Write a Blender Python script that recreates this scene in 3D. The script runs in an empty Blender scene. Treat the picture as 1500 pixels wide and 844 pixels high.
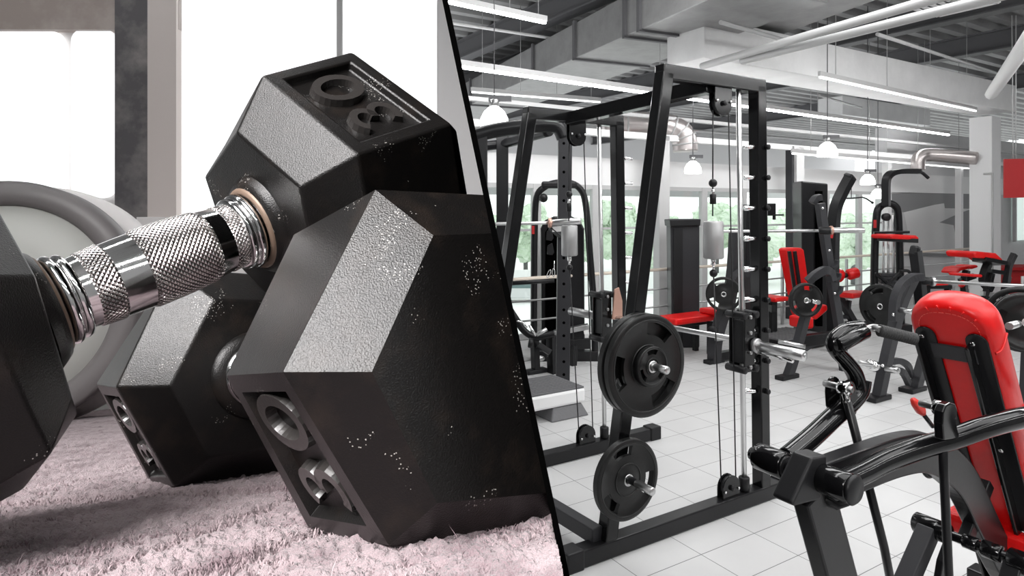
import bpy, bmesh, math, random
import numpy as np
from mathutils import Vector, Matrix
random.seed(7)
SC = bpy.context.scene
COL = SC.collection
H = 1.54            # eye height of the camera above the gym floor
F = 957.0           # focal length in pixels of the 1500 px wide frame
V = Vector

def ray(px, py): return V(((px-750)/F, 1.0, -(py-305)/F))
CAM = V((0, 0, H))
def P(px, py, Y): return CAM + ray(px, py)*Y
def G(px, py, z=0.0):
    d = ray(px, py); return CAM + d*((z-H)/d.z)
av = V((-.527, .85, 0)).normalized()
bv = V((av.y, -av.x, 0))
UP = V((0, 0, 1))
class Fr:
    """a floor-standing frame of reference: u along bv, v along av, z up"""
    def __init__(s, O, u=bv, v=av): s.O = V((O[0], O[1], 0)); s.u = u; s.v = v
    def w(s, u, v, z): return s.O + s.u*u + s.v*v + UP*z
    def t(s, px, py, v=0.0):
        d = ray(px, py); k = ((s.O + s.v*v - CAM).dot(s.v))/d.dot(s.v); return CAM + d*k
    def c(s, p): q = p - s.O; return (q.dot(s.u), q.dot(s.v), q.z)

# ------------------------------------------------------------------ materials
def mat(name, col=(.5,.5,.5), rough=.5, metal=0.0, spec=.5, emit=None, es=1.0, bump=None, coat=0.0, var=None, alpha=None, trans=0.0, sheen=0.0):
    m = bpy.data.materials.new(name); m.use_nodes = True
    nt = m.node_tree; N = nt.nodes; L = nt.links
    b = N['Principled BSDF']
    b.inputs['Base Color'].default_value = (*col, 1)
    b.inputs['Roughness'].default_value = rough
    b.inputs['Metallic'].default_value = metal
    b.inputs['Specular IOR Level'].default_value = spec
    b.inputs['Coat Weight'].default_value = coat
    b.inputs['Coat Roughness'].default_value = .06
    b.inputs['Sheen Weight'].default_value = sheen
    b.inputs['Transmission Weight'].default_value = trans
    if emit: b.inputs['Emission Color'].default_value = (*emit, 1); b.inputs['Emission Strength'].default_value = es
    tc = N.new('ShaderNodeTexCoord')
    if bump:  # (scale, strength, distance)
        n = N.new('ShaderNodeTexNoise'); n.inputs['Scale'].default_value = bump[0]; n.inputs['Detail'].default_value = 3
        L.new(tc.outputs['Object'], n.inputs['Vector'])
        bp = N.new('ShaderNodeBump'); bp.inputs['Strength'].default_value = bump[1]; bp.inputs['Distance'].default_value = bump[2]
        L.new(n.outputs['Fac'], bp.inputs['Height']); L.new(bp.outputs['Normal'], b.inputs['Normal'])
    if var:   # (scale, colour2, lo, hi) : worn or dusty patches of a second colour
        n = N.new('ShaderNodeTexNoise'); n.inputs['Scale'].default_value = var[0]; n.inputs['Detail'].default_value = 5; n.inputs['Roughness'].default_value = .65
        L.new(tc.outputs['Object'], n.inputs['Vector'])
        r = N.new('ShaderNodeValToRGB'); r.color_ramp.elements[0].position = var[2]; r.color_ramp.elements[1].position = var[3]
        r.color_ramp.elements[0].color = (*col, 1); r.color_ramp.elements[1].color = (*var[1], 1)
        L.new(n.outputs['Fac'], r.inputs['Fac']); L.new(r.outputs['Color'], b.inputs['Base Color'])
    return m

def dust(m):
    """fine pale dust specks gathered in a few streaks"""
    nt = m.node_tree; N = nt.nodes; L = nt.links; b = N['Principled BSDF']; src = b.inputs['Base Color'].links[0].from_socket
    tc = N.new('ShaderNodeTexCoord'); vo = N.new('ShaderNodeTexVoronoi'); vo.inputs['Scale'].default_value = 900; L.new(tc.outputs['Object'], vo.inputs['Vector'])
    lt = N.new('ShaderNodeMath'); lt.operation = 'LESS_THAN'; lt.inputs[1].default_value = .22; L.new(vo.outputs['Distance'], lt.inputs[0])
    no = N.new('ShaderNodeTexNoise'); no.inputs['Scale'].default_value = 38; no.inputs['Detail'].default_value = 4; L.new(tc.outputs['Object'], no.inputs['Vector'])
    gt = N.new('ShaderNodeMath'); gt.operation = 'GREATER_THAN'; gt.inputs[1].default_value = .60; L.new(no.outputs['Fac'], gt.inputs[0])
    mu = N.new('ShaderNodeMath'); mu.operation = 'MULTIPLY'; L.new(lt.outputs[0], mu.inputs[0]); L.new(gt.outputs[0], mu.inputs[1])
    mx = N.new('ShaderNodeMixRGB'); mx.inputs['Color2'].default_value = (.30,.29,.27,1); L.new(mu.outputs[0], mx.inputs['Fac']); L.new(src, mx.inputs['Color1']); L.new(mx.outputs['Color'], b.inputs['Base Color'])

def glass_mat(name, tint=(.97,1,.98), refl=.06):
    m = bpy.data.materials.new(name); m.use_nodes = True
    nt = m.node_tree; N = nt.nodes; L = nt.links; N.clear()
    o = N.new('ShaderNodeOutputMaterial'); t = N.new('ShaderNodeBsdfTransparent'); g = N.new('ShaderNodeBsdfGlossy'); mx = N.new('ShaderNodeMixShader')
    t.inputs['Color'].default_value = (*tint, 1); g.inputs['Roughness'].default_value = .02
    mx.inputs['Fac'].default_value = refl
    L.new(t.outputs[0], mx.inputs[1]); L.new(g.outputs[0], mx.inputs[2]); L.new(mx.outputs[0], o.inputs['Surface'])
    return m

M = {}
M['black'] = mat('black_gloss_paint', (.005,.005,.0055), .13, spec=.38, bump=(40,.04,.002))
M['black2'] = mat('black_satin_paint', (.008,.008,.009), .30, spec=.3, bump=(60,.06,.002))
M['grey_frame'] = mat('charcoal_paint', (.026,.026,.029), .42, spec=.35, bump=(50,.05,.002))
M['plastic'] = mat('black_plastic', (.009,.009,.010), .42, spec=.3, bump=(200,.1,.001))
M['rubber'] = mat('plate_rubber', (.006,.006,.006), .34, spec=.35, bump=(90,.15,.001), var=(14,(.012,.012,.012),.45,.75))
M['chrome'] = mat('chrome', (.80,.80,.80), .12, 1.0)
M['steel'] = mat('brushed_steel', (.62,.62,.62), .28, 1.0, bump=(120,.06,.001))
M['steel_d'] = mat('dull_steel', (.40,.40,.40), .35, 1.0)
M['cyl_grey'] = mat('grey_counterweight_paint', (.34,.34,.34), .35, .35)
M['red'] = mat('red_vinyl', (.66,.006,.006), .34, spec=.4, bump=(35,.12,.004), var=(5,(.48,.004,.004),.4,.8))
M['red_seam'] = mat('red_thread', (.75,.10,.08), .6)
M['red_flat'] = mat('red_panel', (.36,.003,.005), .6)
M['red_grip'] = mat('red_grip', (.62,.03,.02), .45)
M['foam'] = mat('foam_grip', (.03,.03,.03), .75, bump=(160,.6,.003))
M['copper'] = mat('copper_latch', (.55,.33,.26), .35, .6)
M['white'] = mat('white_paint', (.80,.80,.80), .55)
M['wall'] = mat('wall_paint', (.66,.66,.665), .7, bump=(30,.05,.002))
M['wallrear'] = mat('rear_wall_paint', (.22,.22,.22), .8)
M['wallgrey'] = mat('pale_grey_paint', (.50,.50,.50), .6)
M['duct'] = mat('galvanised_duct', (.30,.30,.30), .42, .45, bump=(3,.1,.02), var=(5,(.24,.24,.24),.4,.7))
M['duct_w'] = mat('white_duct', (.72,.72,.72), .5, .0, bump=(3,.1,.02), var=(3,(.64,.64,.64),.4,.7))
M['duct_b'] = mat('silver_spiral_duct', (.55,.51,.50), .3, .8)
M['deck'] = mat('deck_sheet', (.22,.22,.22), .5, .2, var=(.7,(.34,.34,.34),.35,.7))
M['beam'] = mat('beam_paint', (.10,.10,.105), .5, .1)
M['pipe'] = mat('pipe_paint', (.42,.42,.42), .45, .1)
M['mural_l'] = mat('mural_light', (.64,.64,.64), .6)
M['mural_d'] = mat('mural_dark', (.20,.20,.205), .6)
M['tube'] = mat('lamp_tube', (1,1,1), .5, emit=(1,1,1), es=30)
M['tube2'] = mat('dim_lamp_tube', (1,1,1), .5, emit=(1,1,1), es=3)
M['bulb'] = mat('lamp_dome', (1,1,1), .5, emit=(1,1,1), es=10)
M['beige'] = mat('beige_rail', (.62,.55,.47), .5)
M['glass'] = glass_mat('clear_glass')
M['leaf'] = mat('hazy_leaves', (.56,.68,.53), .9, spec=.1, bump=(2,.6,.2), var=(1.3,(.74,.82,.72),.35,.65))  # haze and overexposure outdoors are put into these pale greens
M['ground'] = mat('pale_paving', (.78,.79,.78), .8)
M['silver_car'] = mat('pale_car_paint', (.6,.62,.62), .3, .2)
M['darkglass'] = mat('car_window', (.12,.18,.18), .1)
M['tread'] = mat('rubber_tread', (.13,.13,.135), .6, bump=(60,.5,.004))
M['label'] = mat('paper_label', (.75,.75,.74), .6)
# dumbbell vignette
M['db_rubber'] = mat('dumbbell_rubber', (.0055,.005,.0048), .31, spec=.32, bump=(1700,.5,.0004), var=(45,(.017,.0125,.010),.50,.80))
dust(M['db_rubber'])
M['db_text'] = mat('dumbbell_raised_rubber', (.022,.020,.019), .26, spec=.5, bump=(500,.2,.0004))
M['washer'] = mat('brown_washer', (.16,.11,.08), .5, .3)
M['db_grey'] = mat('grey_plate_rubber', (.50,.51,.48), .55, bump=(60,.1,.001))
M['db_dark'] = mat('dark_plate_rim', (.16,.15,.15), .45)
M['pane'] = mat('glowing_pane', (1,1,1), .6, emit=(.97,.985,1), es=.90)  # window daylight put in as emission of the pane itself
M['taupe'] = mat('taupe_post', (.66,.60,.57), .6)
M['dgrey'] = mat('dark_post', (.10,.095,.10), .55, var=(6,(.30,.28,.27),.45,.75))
M['header'] = mat('header_board', (.34,.29,.265), .6, var=(4,(.50,.45,.42),.45,.7))
M['sillm'] = mat('pale_sill', (.80,.78,.77), .6)
M['partition'] = mat('black_sheet', (.001,.001,.001), 1.0, spec=0.0)

# ------------------------------------------------------------------ mesh building
class MB:
    def __init__(s): s.v = []; s.f = []; s.sm = []
    def add(s, vs, fs, smooth=False):
        n = len(s.v); s.v += [V(p) for p in vs]; s.f += [tuple(i+n for i in f) for f in fs]; s.sm += [smooth]*len(fs); return s
    def box6(s, c8):  # c8: 4 bottom loop, 4 top loop
        return s.add(c8, [(3,2,1,0),(4,5,6,7),(0,1,5,4),(1,2,6,5),(2,3,7,6),(3,0,4,7)])
    def box(s, c, sx, sy, sz, x=V((1,0,0)), y=V((0,1,0)), z=UP):
        c = V(c); hx = x*sx/2; hy = y*sy/2; hz = z*sz/2
        return s.box6([c-hx-hy-hz, c+hx-hy-hz, c+hx+hy-hz, c-hx+hy-hz, c-hx-hy+hz, c+hx-hy+hz, c+hx+hy+hz, c-hx+hy+hz])
    def beam(s, p, q, w, h, side=None):
        """rectangular bar from p to q; w across `side`, h across the other way"""
        return s.sweep([V(p), V(q)], [(-w/2,-h/2),(w/2,-h/2),(w/2,h/2),(-w/2,h/2)], side, smooth=False)
    def sweep(s, pts, prof, side=None, smooth=True, caps=True, closed=False, scale=None):
        pts = [V(p) for p in pts]; n = len(pts); rings = []
        prev = None
        for i, p in enumerate(pts):
            if closed: t = (pts[(i+1)%n]-pts[i-1]).normalized()
            else: t = (pts[min(i+1,n-1)]-pts[max(i-1,0)]).normalized()
            if side is not None: S = (side - t*side.dot(t)).normalized()
            else:
                if prev is None: S = t.cross(UP if abs(t.z) < .9 else V((1,0,0))).normalized()
                else: S = (prev - t*prev.dot(t)).normalized()
            prev = S; T = t.cross(S)
            k = scale[i] if scale else 1.0
            # mitre
            m = 1.0
            rings.append([p + S*(x*k) + T*(y*k*m) for x, y in prof])
        m = len(prof); vs = [q for r in rings for q in r]; fs = []
        rng = n if closed else n-1
        for i in range(rng):
            j = (i+1) % n
            for k in range(m): fs.append((i*m+k, i*m+(k+1)%m, j*m+(k+1)%m, j*m+k))
        s.add(vs, fs, smooth)
        if caps and not closed:
            s.add(rings[0], [tuple(range(m))[::-1]]); s.add(rings[-1], [tuple(range(m))])
        return s
    def tube(s, pts, r, n=14, scale=None, caps=True, closed=False):
        return s.sweep(pts, [(r*math.cos(2*math.pi*k/n), r*math.sin(2*math.pi*k/n)) for k in range(n)], None, True, caps, closed, scale)
    def lathe(s, p, axis, prof, n=32, smooth=True):
        """prof: list of (distance along axis, radius)"""
        p = V(p); ax = V(axis).normalized(); S = ax.cross(UP if abs(ax.z) < .9 else V((1,0,0))).normalized(); T = ax.cross(S)
        vs = []
        for d, r in prof:
            for k in range(n):
                a = 2*math.pi*k/n; vs.append(p + ax*d + (S*math.cos(a)+T*math.sin(a))*max(r, 1e-5))
        fs = [(i*n+k, i*n+(k+1)%n, (i+1)*n+(k+1)%n, (i+1)*n+k) for i in range(len(prof)-1) for k in range(n)]
        return s.add(vs, fs, smooth)
    def cyl(s, p, q, r, n=20, bev=None):
        p = V(p); q = V(q); L = (q-p).length; e = bev if bev is not None else min(r*.15, L*.2)
        return s.lathe(p, q-p, [(0,0),(0,r-e),(e,r),(L-e,r),(L,r-e),(L,0)], n)
    def sphere(s, c, r, n=16, sz=1.0):
        c = V(c); return s.lathe(c-UP*r*sz, UP, [(r*sz*(1-math.cos(math.pi*i/10)), r*math.sin(math.pi*i/10)) for i in range(11)], n)
    def prism(s, poly, d, smooth=False):
        """poly: list of 3-D points in one plane; d: extrusion vector"""
        n = len(poly); vs = [V(p) for p in poly] + [V(p)+V(d) for p in poly]
        s.add(vs, [tuple(range(n))[::-1], tuple(range(n, 2*n))] + [(i,(i+1)%n,n+(i+1)%n,n+i) for i in range(n)], smooth); return s

def spline(pts, per=6):
    pts = [V(p) for p in pts]; out = []
    n = len(pts)
    for i in range(n-1):
        p0 = pts[max(i-1,0)]; p1 = pts[i]; p2 = pts[i+1]; p3 = pts[min(i+2,n-1)]
        for k in range(per):
            t = k/per
            out.append(.5*((2*p1)+(p2-p0)*t+(2*p0-5*p1+4*p2-p3)*t*t+(3*p1-p0-3*p2+p3)*t**3))
    out.append(pts[-1]); return out

def wloc(o):
    l = V(o.location)
    while o.parent: o = o.parent; l = l + V(o.location)
    return l
def obj(name, mb, m, parent=None, bevel=0.0, seg=2, label=None, origin=None, kind=None, sub=0):
    me = bpy.data.meshes.new(name)
    if parent is not None: off = wloc(parent); loc = V((0,0,0))
    elif origin is not None: off = V(origin); loc = off
    else:
        xs = [p.x for p in mb.v]; ys = [p.y for p in mb.v]; zs = [p.z for p in mb.v]
        off = V(((min(xs)+max(xs))/2, (min(ys)+max(ys))/2, min(zs))); loc = off
    me.from_pydata([tuple(p-off) for p in mb.v], [], mb.f)
    me.polygons.foreach_set('use_smooth', mb.sm); me.update()
    bm = bmesh.new(); bm.from_mesh(me); bmesh.ops.remove_doubles(bm, verts=bm.verts, dist=1e-5); bmesh.ops.recalc_face_normals(bm, faces=bm.faces); bm.to_mesh(me); bm.free()
    me.materials.append(M[m] if isinstance(m, str) else m)
    o = bpy.data.objects.new(name, me); o.location = loc; COL.objects.link(o)
    if parent is not None: o.parent = parent
    if bevel:
        b = o.modifiers.new('bevel', 'BEVEL'); b.width = bevel; b.segments = seg; b.limit_method = 'ANGLE'; b.angle_limit = math.radians(40); b.harden_normals = False
    if sub:
        q = o.modifiers.new('sub', 'SUBSURF'); q.levels = sub; q.render_levels = sub
    if label: o['label'] = label
    if kind: o['kind'] = kind
    return o
def thing(name, label, cat, loc, group=None):
    o = bpy.data.objects.new(name, None); COL.objects.link(o); o.location = V(loc); o.empty_display_size = .1
    o['label'] = label; o['category'] = cat
    if group: o['group'] = group
    return o
def tag(o, label, cat, group=None):
    o['label'] = label; o['category'] = cat
    if group: o['group'] = group
    return o
def struct(name, mb, m, label=None, bevel=0.0):
    o = obj(name, mb, m, bevel=bevel); o['kind'] = 'structure'
    if label: o['label'] = label
    return o
def floor_of(p): return V((p.x, p.y, 0))

# ------------------------------------------------------------------ camera
cd = bpy.data.cameras.new('camera'); cam = bpy.data.objects.new('camera', cd); COL.objects.link(cam)
cam.location = CAM; cam.rotation_euler = (math.radians(90), 0, 0)
cd.sensor_width = 36; cd.lens = F/1500*36; cd.shift_y = -(422-305)/1500; cd.clip_start = .02; cd.clip_end = 400
SC.camera = cam

# ------------------------------------------------------------------ gym shell
def tile_floor():
    m = bpy.data.materials.new('grey_floor_tiles'); m.use_nodes = True; nt = m.node_tree; N = nt.nodes; L = nt.links
    b = N['Principled BSDF']; b.inputs['Roughness'].default_value = .38; b.inputs['Specular IOR Level'].default_value = .35
    tc = N.new('ShaderNodeTexCoord'); br = N.new('ShaderNodeTexBrick'); br.offset = 0.0; br.squash = 1.0
    br.inputs['Scale'].default_value = 1.0; br.inputs['Brick Width'].default_value = .36; br.inputs['Row Height'].default_value = .2315
    br.inputs['Mortar Size'].default_value = .0022; br.inputs['Mortar Smooth'].default_value = .3; br.inputs['Bias'].default_value = 0
    br.inputs['Color1'].default_value = (.53,.53,.53,1); br.inputs['Color2'].default_value = (.56,.56,.56,1); br.inputs['Mortar'].default_value = (.12,.12,.12,1)
    n = N.new('ShaderNodeTexNoise'); n.inputs['Scale'].default_value = 3; n.inputs['Detail'].default_value = 6
    mx = N.new('ShaderNodeMixRGB'); mx.blend_type = 'MULTIPLY'; mx.inputs['Fac'].default_value = .18
    L.new(tc.outputs['Object'], br.inputs['Vector']); L.new(tc.outputs['Object'], n.inputs['Vector'])
    L.new(br.outputs['Color'], mx.inputs['Color1']); L.new(n.outputs['Fac'], mx.inputs['Color2']); L.new(mx.outputs['Color'], b.inputs['Base Color'])
    bp = N.new('ShaderNodeBump'); bp.inputs['Strength'].default_value = .4; bp.inputs['Distance'].default_value = .002; bp.invert = True
    L.new(br.outputs['Fac'], bp.inputs['Height']); L.new(bp.outputs['Normal'], b.inputs['Normal'])
    return m
Ow = G(1150, 460); W = Fr(Ow)                    # the window wall line
def wu(px, v=0.0): return W.c(W.t(px, 300, v))[0]
vert = G(1104.8, 781.5)                          # a tile corner seen in the photo
fb = MB()
def corner(p, z): q = p; return V((q.x, q.y, z))
u0, u1 = -14, 22
c = [W.w(u0,-13.5,0), W.w(u1,-13.5,0), W.w(u1,.3,0), W.w(u0,.3,0)]
fb.box6([p-UP*.12 for p in c] + c)
fl = obj('floor', fb, tile_floor(), origin=vert); fl['kind'] = 'structure'
ang = math.atan2(bv.y, bv.x)
for vtx in fl.data.vertices: vtx.co = Matrix.Rotation(-ang, 3, 'Z') @ vtx.co
fl.rotation_euler.z = ang
fl['label'] = 'pale grey tiled gym floor'

# ceiling deck with ridges running along bv
DZ = 4.2
mb = MB(); prof = []
per = .34
vv = -11.0; k = 0
pts = []
while vv < 14.0:
    pts += [(vv, 0), (vv+.12, 0), (vv+.16, .09), (vv+.30, .09)]; vv += per
vs = []; fs = []
for (q, dz) in pts:
    vs += [W.w(-14, q, DZ+dz), W.w(22, q, DZ+dz)]
for i in range(len(pts)-1): fs.append((2*i, 2*i+1, 2*i+3, 2*i+2))
mb.add(vs, fs)
mb.box((W.w(4, 1.5, DZ+.2)), 36, 25, .04, bv, av)
struct('ceiling', mb, 'deck', 'grey corrugated metal roof deck')
# I-beams under the deck running along av
def hline(p1, p2, z): return G(p1[0], p1[1], z), G(p2[0], p2[1], z)
nb = 0
for (px, py) in ((760, 54), (1015, 20), (1380, 36), (1440, 78), (1330,152)):
    z = 3.9
    u, v, _ = W.c(G(px, py, z)); mb = MB()
    mb.box(W.w(u, 1.5, z+.01), .20, 24, .02, bv, av); mb.box(W.w(u, 1.5, z+.15), .03, 24, .26, bv, av); mb.box(W.w(u, 1.5, z+.29), .20, 24, .02, bv, av)
    nb += 1
    struct('trim_%d' % nb, mb, 'beam', 'dark steel roof beam')
# far upper wall beyond the glazed front and the side wall
mb = MB(); mb.box(W.w(4, 13.2, 3.2), 40, .2, 2.4, bv, av); struct('wall_back', mb, 'wall', 'pale wall far behind the glazed front')

mb = MB(); mb.box(W.w(-.5, -10.5, 2.1), 27, .2, 4.2, bv, av); struct('wall_front', mb, 'wallrear', 'grey wall behind the photographer')
mb = MB(); mb.box(W.w(-13.8, -2, 2.1), .2, 17, 4.2, bv, av); struct('wall_west', mb, 'wallrear', 'grey side wall of the gym')
# ---- glazed front
GT = 1.81
mb = MB()
mb.box(W.w(0, .05, GT+.16), 2*14, .12, .32, bv, av)           # white spandrel over the windows
struct('trim_20', mb, 'white', 'white band over the windows')
mb = MB(); mb.box(W.w(-1, .05, .06), 26, .14, .12, bv, av); struct('trim_21', mb, 'white', 'white kerb below the windows')
edges = [620, 785, 871, 968, 1030, 1088, 1157, 1210, 1258, 1299]
wn = 0
for e0, e1 in zip(edges[:-1], edges[1:]):
    wn += 1; ua = wu(e0); ub = wu(e1); um = (ua+ub)/2; wd = ub-ua
    r = thing('window_%d' % wn, '', '', W.w(um, 0, .12)); del r['label']; del r['category']; r['kind'] = 'structure'
    f = MB(); t = .05
    f.box(W.w(ua+t/2, 0, (GT+.12)/2), t, .06, GT-.12, bv, av); f.box(W.w(ub-t/2, 0, (GT+.12)/2), t, .06, GT-.12, bv, av)
    f.box(W.w(um, 0, GT-t/2), wd-2*t, .05, t, bv, av); f.box(W.w(um, 0, .12+t/2), wd-2*t, .05, t, bv, av)
    f.box(W.w(um, 0, 1.30), wd-2*t, .035, .025, bv, av)
    obj('window_frame', f, 'wallgrey', r)
    g = MB(); g.box(W.w(um, 0, (GT+.12)/2), wd-2*t, .008, GT-.12-2*t, bv, av); obj('pane', g, 'glass', r)
# posts standing in front of the glazing, carrying a white rail
n = 30
for px, wd, m in ((969, .17, 'wallgrey'), (1157, .05, 'grey_frame'), (1168, .17, 'white'), (1299, .10, 'white'), (1405, .08, 'white')):
    u = wu(px, -.3); mb = MB(); mb.box(W.w(u, -.3, 1.2), wd, .10, 2.4, bv, av); n += 1
    struct('trim_%d' % n, mb, m, 'upright post of the glazed front')
mb = MB(); mb.box(W.w(0, -.3, 2.38), 30, .10, .07, bv, av); struct('trim_36', mb, 'white', 'long white rail above the glazed front')
mb = MB(); mb.box(W.w(0, -.3, 2.62), 30, .06, .04, bv, av); struct('trim_37', mb, 'wallgrey', 'thin grey rail above the white rail')
# upper glazing between rail and band
# hand rail along the glass
r = thing('handrail', 'beige hand rail on thin posts along the window wall', 'railing', W.w(1.5, -.55, 0))
ra, rb = wu(700, -.55), wu(1440, -.55)
mb = MB(); mb.box(W.w((ra+rb)/2, -.55, .84), rb-ra, .06, .03, bv, av); obj('top_rail', mb, 'beige', r, bevel=.01)
for z in (.62, .42, .24):
    mb = MB(); mb.tube([W.w(ra, -.55, z), W.w(rb, -.55, z)], .010, 8); obj('thin_rail', mb, 'steel_d', r)
for px in (745, 880, 1000, 1146, 1240, 1340):
    u = wu(px, -.55); mb = MB(); mb.box(W.w(u, -.55, .41), .03, .03, .80, bv, av); obj('post', mb, 'steel_d', r)

# ---- solid wall with the painted mural right of the windows
um0, um1 = wu(1301), wu(1560)
mb = MB(); mb.box(W.w((um0+um1)/2, .12, 1.45), um1-um0, .2, 2.9, bv, av); struct('wall_right', mb, 'wall', 'white wall carrying a grey painted mural')
def wp(px, py, v=-.0): return W.t(px, py, v)
mb = MB(); r = thing('wall_mural', 'light grey and dark grey angular mural on the wall behind the cable tower', 'mural', W.w((um0+um1)/2, 0, 0.9))
mb.prism([wp(1300,285), wp(1452,272), wp(1452,378), wp(1300,374)], av*.012); obj('mural_panel', mb, 'mural_d', r)
mb = MB(); mb.prism([wp(1302,312,-.013), wp(1326,311,-.013), wp(1370,300,-.013), wp(1383,298,-.013), wp(1384,305,-.013), wp(1424,306,-.013), wp(1406,312,-.013), wp(1376,326,-.013), wp(1397,330,-.013), wp(1402,362,-.013), wp(1396,372,-.013), wp(1335,370,-.013), wp(1302,366,-.013)], av*.012); obj('light_shape', mb, 'mural_l', r)
mb = MB(); mb.prism([wp(1304,312,-.026), wp(1324,311,-.026), wp(1330,340,-.026), wp(1322,368,-.026), wp(1304,366,-.026)], av*.012); obj('pale_shape', mb, 'wallgrey', r)
# window and low red desk right of the column
ua, ub = wu(1487, -.05), wu(1545, -.05)
r = thing('window_20', '', '', W.w((ua+ub)/2, -.05, .9)); del r['label']; del r['category']; r['kind'] = 'structure'
g = MB(); g.box(W.w((ua+ub)/2, -.02, 1.35), ub-ua, .02, .95, bv, av)
f = MB()
for u in (ua, ub): f.box(W.w(u, -.04, 1.35), .06, .06, 1.0, bv, av)
obj('window_frame', f, 'wallgrey', r); mg = mat('bright_window', (.5,.6,.55), .3, emit=(.72,.88,.82), es=.55); obj('pane', g, mg, r)

# ---- square white column under the long duct
cp = G(1453, 440); Cc = Fr(P(1453, 305, 9.6))
mb = MB(); cc = Cc.w(.0, .0, 0); 
def colpt(du, dv, z): return Cc.w(du, dv, z)
s1 = .30; s2 = .30
mb.box6([colpt(0,0,0), colpt(s1,0,0), colpt(s1,s2,0), colpt(0,s2,0), colpt(0,0,2.90), colpt(s1,0,2.90), colpt(s1,s2,2.90), colpt(0,s2,2.90)])
struct('pillar', mb, 'wall', 'square white pillar', bevel=.01)
mb = MB(); mb.tube([Cc.w(-.02,.10,2.05), Cc.w(-.02,.0-.02,2.05)], .012, 8); mb.tube([Cc.w(-.02,-.02,2.06), Cc.w(-.02,-.02,.4)], .010, 8)
tag(obj('conduit', mb, 'pipe'), 'thin grey conduit running down the corner of the white pillar', 'conduit')

# ------------------------------------------------------------------ services under the ceiling
def along(p1, p2, z, ext0=0.0, ext1=0.0):
    A, B = G(p1[0], p1[1], z), G(p2[0], p2[1], z); d = (B-A).normalized(); return A-d*ext0, B+d*ext1
# large rectangular duct
z0 = 3.30
A, B = along((690,153), (917,53), z0, 3.0, 1.6); dd = (A-B).normalized(); sd = dd.cross(UP).normalized()
if sd.x < 0: sd = -sd
r = thing('air_duct', 'large rectangular galvanised air duct crossing the ceiling at upper left', 'duct', (A+B)/2)
mb = MB(); Lg = (A-B).length
mb.box((A+B)/2 + sd*.5 + UP*.21, Lg, 1.0, .42, dd, sd); obj('duct_body', mb, 'duct', r, bevel=.01)
for px in (690, 782, 843, 917, 938):
    q = G(px, 153-(px-690)*.4405, z0); k = (q-B).dot(dd); q = B+dd*k
    mb = MB()
    mb.box(q+sd*.5-UP*.012, .05, 1.06, .024, dd, sd); mb.box(q-sd*.015+UP*.21, .05, .03, .46, dd, sd); obj('flange', mb, 'beam', r)
# second duct stepping out to the right over the Smith machine
A, B = along((1000,60), (1085,22), 3.45, .0, 2.5); dd = (A-B).normalized()
mb = MB(); Lg = (A-B).length
mb.box((A+B)/2 + sd*.45 + UP*.2, Lg, .9, .4, dd, sd)
tag(obj('air_duct', mb, 'duct', bevel=.01), 'wide grey duct section to the right of the large duct, above the tall frame', 'duct')
# white box ducts running along bv
def bduct(p, q, z, h, w, m, label, e0=0, e1=0):
    A, B = along(p, q, z, e0, e1); d = (B-A); d.z = 0; L = d.length; d = bv if d.dot(bv) > 0 else -bv
    c_ = (A+B)/2; mb = MB(); mb.box(c_ + av*w/2 + UP*h/2, L, w, h, bv, av)
    return tag(obj('ceiling_duct', mb, m, bevel=.01), label, 'duct')
bduct((1075,74), (1443,166), 3.0, .40, .5, 'duct_w', 'long white box duct running towards the white pillar', 0, .2)
bduct((1210,190), (1420,160), 3.25, .35, .5, 'duct_w', 'shorter white box duct behind the long one')
0 and bduct((940,118), (1110,140), 3.3, .3, .7, 'duct', 'pale box duct between the large duct and the pipes')
# pipes
def pipe(p, q, z, r_, label, m='pipe', e0=0, e1=0, name='ceiling_pipe', grp=None):
    A, B = along(p, q, z, e0, e1); mb = MB(); mb.tube([A, B], r_, 10); return tag(obj(name, mb, m), label, 'pipe', grp)
pipe((1039,94), (1349,4), 2.90, .034, 'thick grey pipe crossing above the tall frame, the upper of two', e0=.1, e1=1.5)
pipe((1100,86), (1385,14), 2.86, .034, 'thick grey pipe crossing above the tall frame, the lower of two', e0=.1, e1=1.5)
pipe((1285,50), (1474,112), 3.6, .022, 'thin white conduit slanting under the roof deck at upper right', m='white')
pipe((735,45), (880,67), 3.75, .018, 'thin pale conduit at the upper left of the gym ceiling', m='white', e0=1.5)
pipe((1075,38), (1175,66), 3.2, .02, 'short pale sprinkler pipe beside the wide grey duct', e0=.2)
pipe((1200,140), (1262,158), 3.2, .018, 'short thin pipe under the long white duct')
pipe((1005,190), (1440,226), 2.75, .02, 'long thin grey pipe above the glazed front')
pipe((1500,68), (1452,138), 3.0, .07, 'fat white pipe descending to the top of the pillar', m='white', e0=1.0)
pipe((930,265), (1300,292), 2.3+.0, .001+.012, 'slim rail pipe high beyond the windows') if False else None
# round silver duct with an elbow
Yd = 8.0
pts = [P(880,183,Yd), P(930,182,Yd), P(965,183,Yd), P(985,187,Yd), P(998,196,Yd), P(1003,208,Yd), P(1004,222,Yd)]
mb = MB(); mb.tube(spline(pts, 4), .15, 18)
o = tag(obj('round_duct', mb, 'duct_b'), 'silver round duct with a segmented elbow seen through the tall frame', 'duct')
sp_ = spline(pts, 4)
for i in range(3, len(sp_)-1, 3):
    t_ = (sp_[i+1]-sp_[i-1]).normalized(); mb = MB(); mb.lathe(sp_[i]-t_*.01, t_, [(0,.148),(0,.158),(.02,.158),(.02,.148)], 20); obj('seam_band', mb, 'pipe', o)
pts = [P(1430,232,9.8), P(1395,229,9.9), P(1362,227,10), P(1350,229,10), P(1345,236,10), P(1345,250,10)]
mb = MB(); mb.tube(spline(pts, 4), .10, 16)
tag(obj('round_duct', mb, 'duct_b'), 'brownish round duct with an elbow left of the white pillar', 'duct')
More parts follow.
